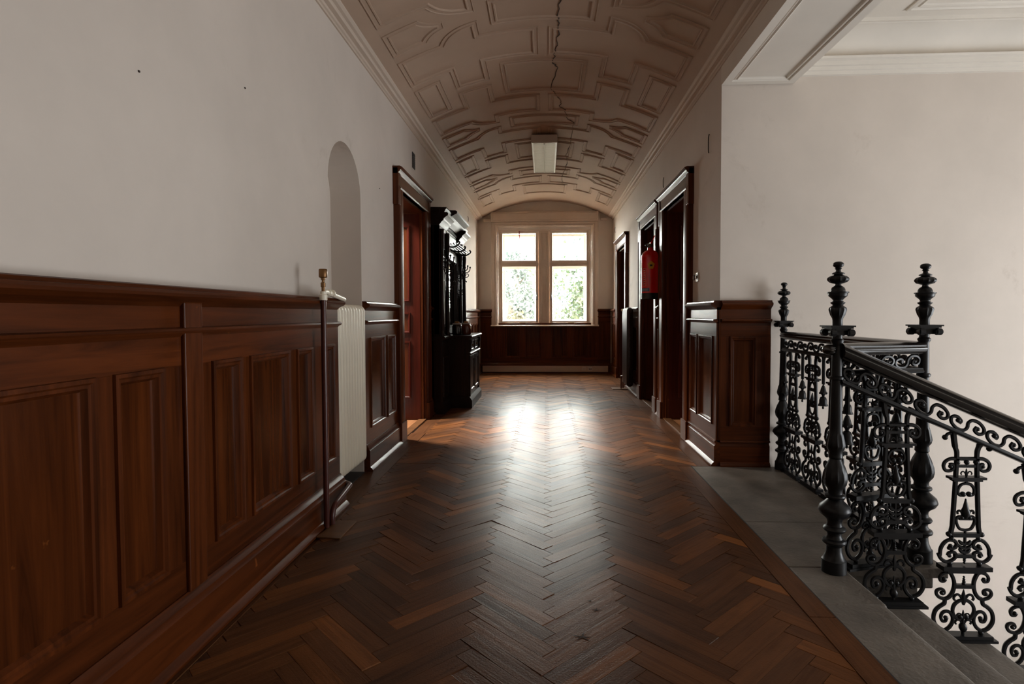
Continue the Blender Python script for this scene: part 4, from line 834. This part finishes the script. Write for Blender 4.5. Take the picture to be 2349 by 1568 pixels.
def baluster_mesh(tl, tr):
    b = MB()
    def c8(x, y): return ((x - 387) / 2251, (228 - (y / 4.78)) / 475)            # lower part, px -> metres
    def c7(x, y): return ((x - 428 - (900 - y) * .013) / 2308, (508 - (y / 4.9)) / 475)
    def st(pts, r=.0088, n=4, mirror=True, taper=0):
        for sg in ((1, -1) if mirror else (1,)):
            P = cat([(sg * x, 0, h) for x, h in pts], n); m_ = len(P)
            rr = [r * (1 - taper * k / m_) for k in range(m_)]
            b.tube(P, rr, 6)
    def bl(x, h, r, mirror=True, sz=1.0):
        for sg in ((1, -1) if mirror else (1,)): b.ball((sg * x, 0, h), r, 8, 5, sz)
    b.box(-.145, .145, -.03, .03, 0, .012); b.box(-.125, .125, -.025, .025, .012, .03)
    A = [c8(*q) for q in ((575, 1005), (590, 985), (645, 958), (686, 900), (697, 840), (680, 770), (640, 725), (600, 698), (585, 680), (582, 640))]
    st(A, .0098); bl(A[0][0], .038, .012)
    I = [c8(*q) for q in ((575, 985), (530, 950), (498, 890), (500, 830), (530, 785), (575, 775), (610, 800), (620, 845), (600, 885), (570, 880), (562, 850))]
    st(I, .0092, taper=.2); bl(*c8(568, 848), .011)
    rg = [c8(387 + 112 * math.sin(D(a)), 760 - 112 * math.cos(D(a))) for a in range(0, 141, 20)] + [c8(430, 862), c8(418, 835)]
    st(rg, .0088)
    bl(*c8(418, 835), .011)
    Sx = [c8(*q) for q in ((584, 640), (542, 618), (507, 570), (489, 500), (491, 440), (510, 385), (535, 340))]
    st(Sx, .0098)
    K1 = [c8(*q) for q in ((584, 640), (640, 622), (672, 582), (665, 545), (630, 530), (595, 545), (592, 575), (612, 588))]
    st(K1, .0088, taper=.2); bl(*c8(615, 575), .010)
    K2 = [c8(*q) for q in ((525, 355), (565, 345), (615, 362), (640, 400), (630, 438), (597, 445), (578, 420))]
    st(K2, .0088, taper=.2); bl(*c8(595, 420), .010)
    h = c8(0, 495)[1]; b.box(-.045, .045, -.009, .009, h - .009, h + .009)
    def fleur(hb, s_, up=True):
        z = 1 if up else -1
        b.tube([(0, 0, hb), (0, 0, hb + z * .02 * s_), (0, 0, hb + z * .045 * s_), (0, 0, hb + z * .075 * s_)], [.006 * s_, .012 * s_, .010 * s_, .002], 6)
        for sg in (-1, 1): b.tube(cat([(0, 0, hb + z * .012 * s_), (sg * .018 * s_, 0, hb + z * .045 * s_), (sg * .036 * s_, 0, hb + z * .048 * s_), (sg * .046 * s_, 0, hb + z * .032 * s_), (sg * .040 * s_, 0, hb + z * .022 * s_)], 4), .006 * s_, 6)
    fleur(c8(0, 700)[1], 1.0); fleur(c8(0, 870)[1], .65); fleur(.06, -.0 + .8) ; bl(0, .062, .018, False, 1.3)
    b.tube([(0, 0, .03), (0, 0, .09)], .007, 6)
    z0 = c8(0, 480)[1]
    for k in range(4): bl(0, z0 + .005 + k * .011, .009 - k * .0013, False)
    # shelf
    h0, h1 = c8(0, 310)[1], c8(0, 262)[1]
    b.box(-.088, .088, -.02, .02, h0 - .012, h0); b.box(-.112, .112, -.028, .028, h0, h1)
    # middle pair of C scrolls
    def cm(x, y): return ((x - 415) / 2308, c7(0, y)[1])
    m_ = [(600, 1448), (565, 1458), (525, 1440), (513, 1402), (540, 1368), (600, 1362), (650, 1398), (682, 1460), (688, 1530)]
    MM = [((x - 425) / 2308, c7(0, y)[1]) for x, y in m_] + [c8(*q) for q in ((660, 140), (632, 195), (580, 228), (525, 215), (485, 180), (480, 140), (510, 120), (550, 132), (562, 160))]
    st(MM, .0095, taper=.1); bl(*c8(545, 160), .010); bl((575 - 425) / 2308, c7(0, 1430)[1], .011)
    b.box(-.048, .048, -.009, .009, c8(0, 180)[1], c8(0, 142)[1])
    bl(c8(540, 0)[0], h1 + .008, .012)
    zb = c7(0, 1300)[1]
    # leaf ornament
    z1 = c8(0, 250)[1]
    for k in range(4): bl(0, z1 + .006 + k * .011, .006 + k * .001, False)
    b.tube([(0, 0, z1 + .04), (0, 0, zb)], .007, 6)
    for k, (dz, ww) in enumerate(((.055, .026), (.075, .032), (.095, .028))):
        for sg in (-1, 1): b.tube(cat([(0, 0, z1 + dz), (sg * ww * .6, 0, z1 + dz + .006), (sg * ww, 0, z1 + dz + .018)], 3), [.008, .008, .009, .009, .008, .007, .005], 6)
    # column: foot bar, two pillars, ornaments
    b.box(-.062, .062, -.010, .010, zb - .010, zb + .010); bl(.075, zb + .002, .013); bl(.062, zb - .018, .011)
    hs_, hc = c7(0, 665)[1], .878
    for sg in (-1, 1):
        b.tube([(sg * .068, 0, zb), (sg * .060, 0, zb + .04), (sg * .049, 0, hs_), (sg * .046, 0, hc)], .0115, 6)
    b.box(-.080, .080, -.022, .022, hs_ - .004, hs_ + .007); b.box(-.066, .066, -.016, .016, hs_ - .014, hs_ - .004)
    u0 = c7(0, 1250)[1]
    st([(0, u0), (.026, u0 + .008), (.040, u0 + .034), (.042, u0 + .055), (.030, u0 + .066), (.014, u0 + .060)], .0075); bl(.018, u0 + .062, .011); b.box(-.03, .03, -.006, .006, u0 + .05, u0 + .058)
    u1 = c7(0, 1110)[1]
    b.tube([(0, 0, u1 - .005), (0, 0, u1 + .012), (0, 0, u1 + .03), (0, 0, u1 + .05), (0, 0, u1 + .092)], [.006, .018, .020, .012, .003], 8)
    for k in range(4): bl(0, u1 + .05 + k * .012, .010 - k * .0018, False)
    for sg in (-1, 1): b.tube(cat([(sg * .012, 0, u1 + .02), (sg * .026, 0, u1 + .034), (sg * .037, 0, u1 + .03), (sg * .036, 0, u1 + .018)], 4), .0055, 6)
    a1 = c7(0, 725)[1]
    st([(0, a1), (.022, a1 - .006), (.036, a1 - .026), (.036, a1 - .048), (.022, a1 - .058), (.010, a1 - .052)], .0075); bl(.014, a1 - .052, .013)
    b.tube([(0, 0, a1), (0, 0, hs_)], .007, 6); b.tube([(0, 0, u0), (0, 0, zb)], .006, 6)
    # capital
    b.box(-.05, .05, -.008, .008, c7(0, 545)[1], c7(0, 518)[1])
    hb = c7(0, 450)[1]
    st([(0, hb), (.05, hb), (.075, hb - .001), (.098, hb - .014), (.106, hb - .036), (.096, hb - .056), (.074, hb - .058), (.060, hb - .044), (.064, hb - .028), (.078, hb - .028)], .0095, taper=.2); bl(.074, hb - .038, .010)
    bl(.044, c7(0, 490)[1], .013); bl(0, c7(0, 490)[1], .012, False)
    fleur(hs_ + .004, .55)
    # stilts up to the rail
    for sg, top in ((-1, tl), (1, tr)):
        b.tube(cat([(sg * .046, 0, hc - .01), (sg * .047, 0, .91), (sg * .056, 0, .938), (sg * .066, 0, top)], 4), [.0115] * 4 + [.012] * 4 + [.014] * 5, 6)
        b.tube(cat([(sg * .066, 0, top - .012), (sg * .09, 0, top - .018), (sg * .10, 0, top - .032)], 3), .008, 6); b.ball((sg * .102, 0, top - .034), .013)
    return b.mesh('baluster_panel', M['iron'], smooth=50)
BAL = baluster_mesh(.955, .955); BAL_STAIR = baluster_mesh(1.012, .958)
def baluster(parent, x, y, z, rot, me=None):
    o = bpy.data.objects.new('baluster_panel', me or BAL); C.objects.link(o); o.parent = parent; o.location = Vector((x, y, z)) - WLOC[parent.name]; o.rotation_euler = (0, 0, rot); return o
def rail_part(parent, A, B, prof, name, m, sm=30):
    """sweep an upright profile (across, up) between two points"""
    A, B = Vector(A), Vector(B); d = B - A; hx = Vector((d.x, d.y, 0)).normalized(); side = Vector((hx.y, -hx.x, 0))
    b = MB(); b.extr(prof, 0, 1, lambda p, a: tuple(A + d * a + side * p[0] + Vector((0, 0, p[1])))); return b.build(name, m, parent, smooth=sm)
HR = [(-.012, -.052), (.012, -.052), (.016, -.046), (.028, -.042), (.036, -.032), (.038, -.022), (.030, -.014), (.034, -.006), (.022, .004), (.008, .008), (-.008, .008), (-.022, .004), (-.034, -.006), (-.030, -.014), (-.038, -.022), (-.036, -.032), (-.028, -.042), (-.016, -.046)]
LRL = [(-.02, -.012), (.02, -.012), (.024, -.004), (.018, .004), (.016, .012), (-.016, .012), (-.018, .004), (-.024, -.004)]
def frieze(parent, A, B, hh, period=.165, flip=1):
    A, B = Vector(A), Vector(B); L = Vector((B.x - A.x, B.y - A.y, 0)).length; n = max(1, round(L / period)); b = MB(); d = B - A
    def q(t, v): return tuple(A + d * (t / L) + Vector((0, 0, v)))
    pp = L / n; r = hh / 2 - .006
    for k in range(n):
        t0 = pp * (k + .5)
        up = [(.030, .006), (.022, -.012), (.036, -.020), (.052, -.010), (.055, .010), (.040, .026), (.016, .026), (.0, .008), (-.004, -.014), (-.018, -.032), (-.042, -.034), (-.060, -.018), (-.058, .004), (-.040, .014), (-.026, .004), (-.032, -.010)]
        sc_ = pp / .128; sv = (hh / 2 - .005) / .034
        P = cat([q(t0 + x * sc_ * flip, y * sv) for x, y in up], 4)
        b.tube(P, .0085, 6); b.ball(q(t0 + .032 * sc_ * flip, -.002), .011, 8, 5); b.ball(q(t0 - .036 * sc_ * flip, .0), .011, 8, 5)
    return b.build('scroll_frieze', M['iron'], parent, smooth=50)
def pendant(parent, x, y, z):
    b = MB()
    for sx in (-1, 1):
        b.tube(cat([(x + sx * .006, y + sx * .035, z), (x + sx * .004, y + sx * .018, z - .02), (x, y + sx * .009, z - .07), (x, y + sx * .008, z - .19)], 4), .0075, 6)
    b.lathe([(.008, -.20), (.014, -.215), (.018, -.23), (.021, -.245), (.027, -.25), (.011, -.262), (.007, -.275)][::-1], x, y, 10, z0=z)
    b.tube([(x, y, z - .19), (x, y, z - .35)], .0055, 6)
    b.lathe([(.007, -.272), (.019, -.28), (.025, -.30), (.025, -.318), (.033, -.337), (.026, -.338), (.008, -.32)][::-1], x, y, 10, z0=z); b.ball((x, y, z - .352), .008)
    for k in range(6):
        a = k * math.pi / 3; b.ball((x + .022 * math.cos(a), y + .022 * math.sin(a), z - .25), .007)
    return b.build('bell_pendant', M['iron'], parent, smooth=50)
# gallery railing along the landing
gx, g0, g1 = 1.89, 4.60, 2.955
gr = thing('gallery_railing', (gx, 3.8, 0), 'ornate black cast iron railing along the outer side of the stone landing', 'railing')
rail_part(gr, (gx, g0, 1.098), (gx, g1, 1.098), HR, 'handrail', M['handrail'])
rail_part(gr, (gx, g0, .964), (gx, g1, .964), LRL, 'lower_rail', M['iron'])
frieze(gr, (gx, g0, 1.010), (gx, g1, 1.010), .072)
ys = [4.43 - .315 * k for k in range(5)]
for y in ys: baluster(gr, gx, y, .001, D(90))
for y in [4.43 + .1575] + [y - .1575 for y in ys[:4]]: pendant(gr, gx, y - .0, .955)
# short return railing between the two posts
A, B = Vector((N1[0] + .02, N1[1] + .006, 0)), Vector((N2[0] - .02, N2[1] - .006, 0))
rr_ = thing('return_railing', (1.64, 2.86, 0), 'short black iron railing between the two front newel posts', 'railing')
up = lambda v, z: (v.x, v.y, z)
rail_part(rr_, up(A, 1.098), up(B, 1.098), HR, 'handrail', M['handrail'])
rail_part(rr_, up(A, .964), up(B, .964), LRL, 'lower_rail', M['iron'])
frieze(rr_, up(A, 1.010), up(B, 1.010), .072, .15)
ang = math.atan2(B.y - A.y, B.x - A.x)
for f in (.40,): pc = A + (B - A) * f; baluster(rr_, pc.x, pc.y, .001, ang)
for f in (.09, .70): pc = A + (B - A) * f; pendant(rr_, pc.x, pc.y, .955)
# sloping stair railing
sy = 2.775; s0, s1 = 1.405, 4.25; sl = -.4435
zt = lambda x, z: z + sl * (x - 1.434)
sr = thing('stair_railing', (2.2, sy, 0), 'sloping black cast iron stair railing going down to the right', 'railing')
rail_part(sr, (s0, sy, zt(s0, 1.085)), (s1, sy, zt(s1, 1.085)), [(x * 1.12, z * 1.25) for x, z in HR], 'handrail', M['handrail'])
rail_part(sr, (s0, sy, zt(s0, .912)), (s1, sy, zt(s1, .912)), LRL, 'lower_rail', M['iron'])
frieze(sr, (s0 + .01, sy, zt(s0, .966)), (s1, sy, zt(s1, .966)), .088, .165)
for k, x in enumerate((1.67, 1.995, 2.325, 2.655, 2.985, 3.315, 3.645, 3.975)): baluster(sr, x, sy, -.16 * (k + 1) + .001, 0, BAL_STAIR)
# turned end of the handrail in front of the first post
MB().ball((N1[0] - .035, N1[1] - .0, 1.075), .034, 12, 8, .8).build('handrail_cap', M['handrail'], sr, smooth=60)

# ------------------------------------------------------------------ trees beyond the window
def tree(x, y, z, rx, rz, n, m, size, label, g):
    t = thing('leafy_tree', (x, y, -5.0), label, 'tree', 'trees outside the window')
    rnd = random.Random(hash((round(x * 10), round(y * 10))) & 0xffff); Vv, Ff, Tn = [], [], []
    cl = []
    for _ in range(26):
        a, u, r_ = rnd.uniform(0, 6.283), rnd.uniform(-1, 1), rnd.uniform(.45, 1) ** .6
        q = math.sqrt(1 - u * u); cl.append((x + rx * r_ * q * math.cos(a), y + rx * .8 * r_ * q * math.sin(a), z + rz * r_ * u, rnd.uniform(.22, .42) * rx, rnd.random()))
    for i in range(n):
        cx, cy, cz, cr, tn = cl[rnd.randrange(len(cl))]
        p_ = Vector((cx + rnd.gauss(0, cr * .55), cy + rnd.gauss(0, cr * .55), cz + rnd.gauss(0, cr * .5)))
        d1 = Vector((rnd.uniform(-1, 1), rnd.uniform(-1, 1), rnd.uniform(-1, .5))).normalized(); d2 = d1.orthogonal().normalized() * .3; s_ = size * rnd.uniform(.6, 1.3)
        o = len(Vv); Vv += [p_, p_ + (d1 * .5 + d2) * s_, p_ + d1 * s_, p_ + (d1 * .5 - d2) * s_]; Ff.append((o, o + 1, o + 2, o + 3)); Tn += [min(1, max(0, tn * .7 + rnd.random() * .3))] * 4
    me = bpy.data.meshes.new('crown'); me.from_pydata([v - Vector((x, y, -5)) for v in Vv], [], Ff); a = me.attributes.new('tone', 'FLOAT', 'POINT'); a.data.foreach_set('value', Tn); me.materials.append(m)
    o = bpy.data.objects.new('crown', me); C.objects.link(o); o.parent = t; o['kind'] = 'stuff'
    b = MB(); b.tube([(x, y, -5), (x + .1, y, -2), (x - .05, y, z)], [.22, .18, .08], 8)
    for c_ in cl[:8]: b.tube(cat([(x, y, z - rz * .7), ((x + c_[0]) / 2, (y + c_[1]) / 2, (z + c_[2]) / 2 - .2), (c_[0], c_[1], c_[2])], 3), [.07, .06, .055, .05, .04, .03, .02], 5)
    b.build('trunk', M['bark'], t, smooth=50)
tree(1.15, 16.0, 1.6, 1.35, 1.9, 5600, M['leaf_green'], .13, 'green leafy tree close outside the right window half', 0)
tree(-1.35, 19.4, 2.0, 1.25, 1.5, 3000, M['leaf_teal'], .15, 'bluish green tree outside the left window half', 0)
tree(-1.25, 16.4, .35, 1.1, .95, 4200, M['leaf_gold'], .11, 'low yellowing bushy tree at the lower left of the window', 0)
tree(3.2, 24.0, 3.2, 2.0, 2.2, 1900, M['leaf_teal'], .18, 'tall pale tree behind the green one outside', 0)
tree(-4.6, 27.0, 4.6, 2.2, 2.2, 1200, M['leaf_gold'], .18, 'high golden tree outside the upper left pane', 0)
tree(.2, 31.0, 1.6, 3.2, 1.8, 4200, M['leaf_teal'], .2, 'distant broad tree in the middle of the window view', 0)
tag(MB().box(-30, 30, 13, 60, -5.2, -5.0).build('ground', M['bounce_ground']), 'unseen ground far below the corridor window, made pale to bounce light', 'ground', kind='structure')
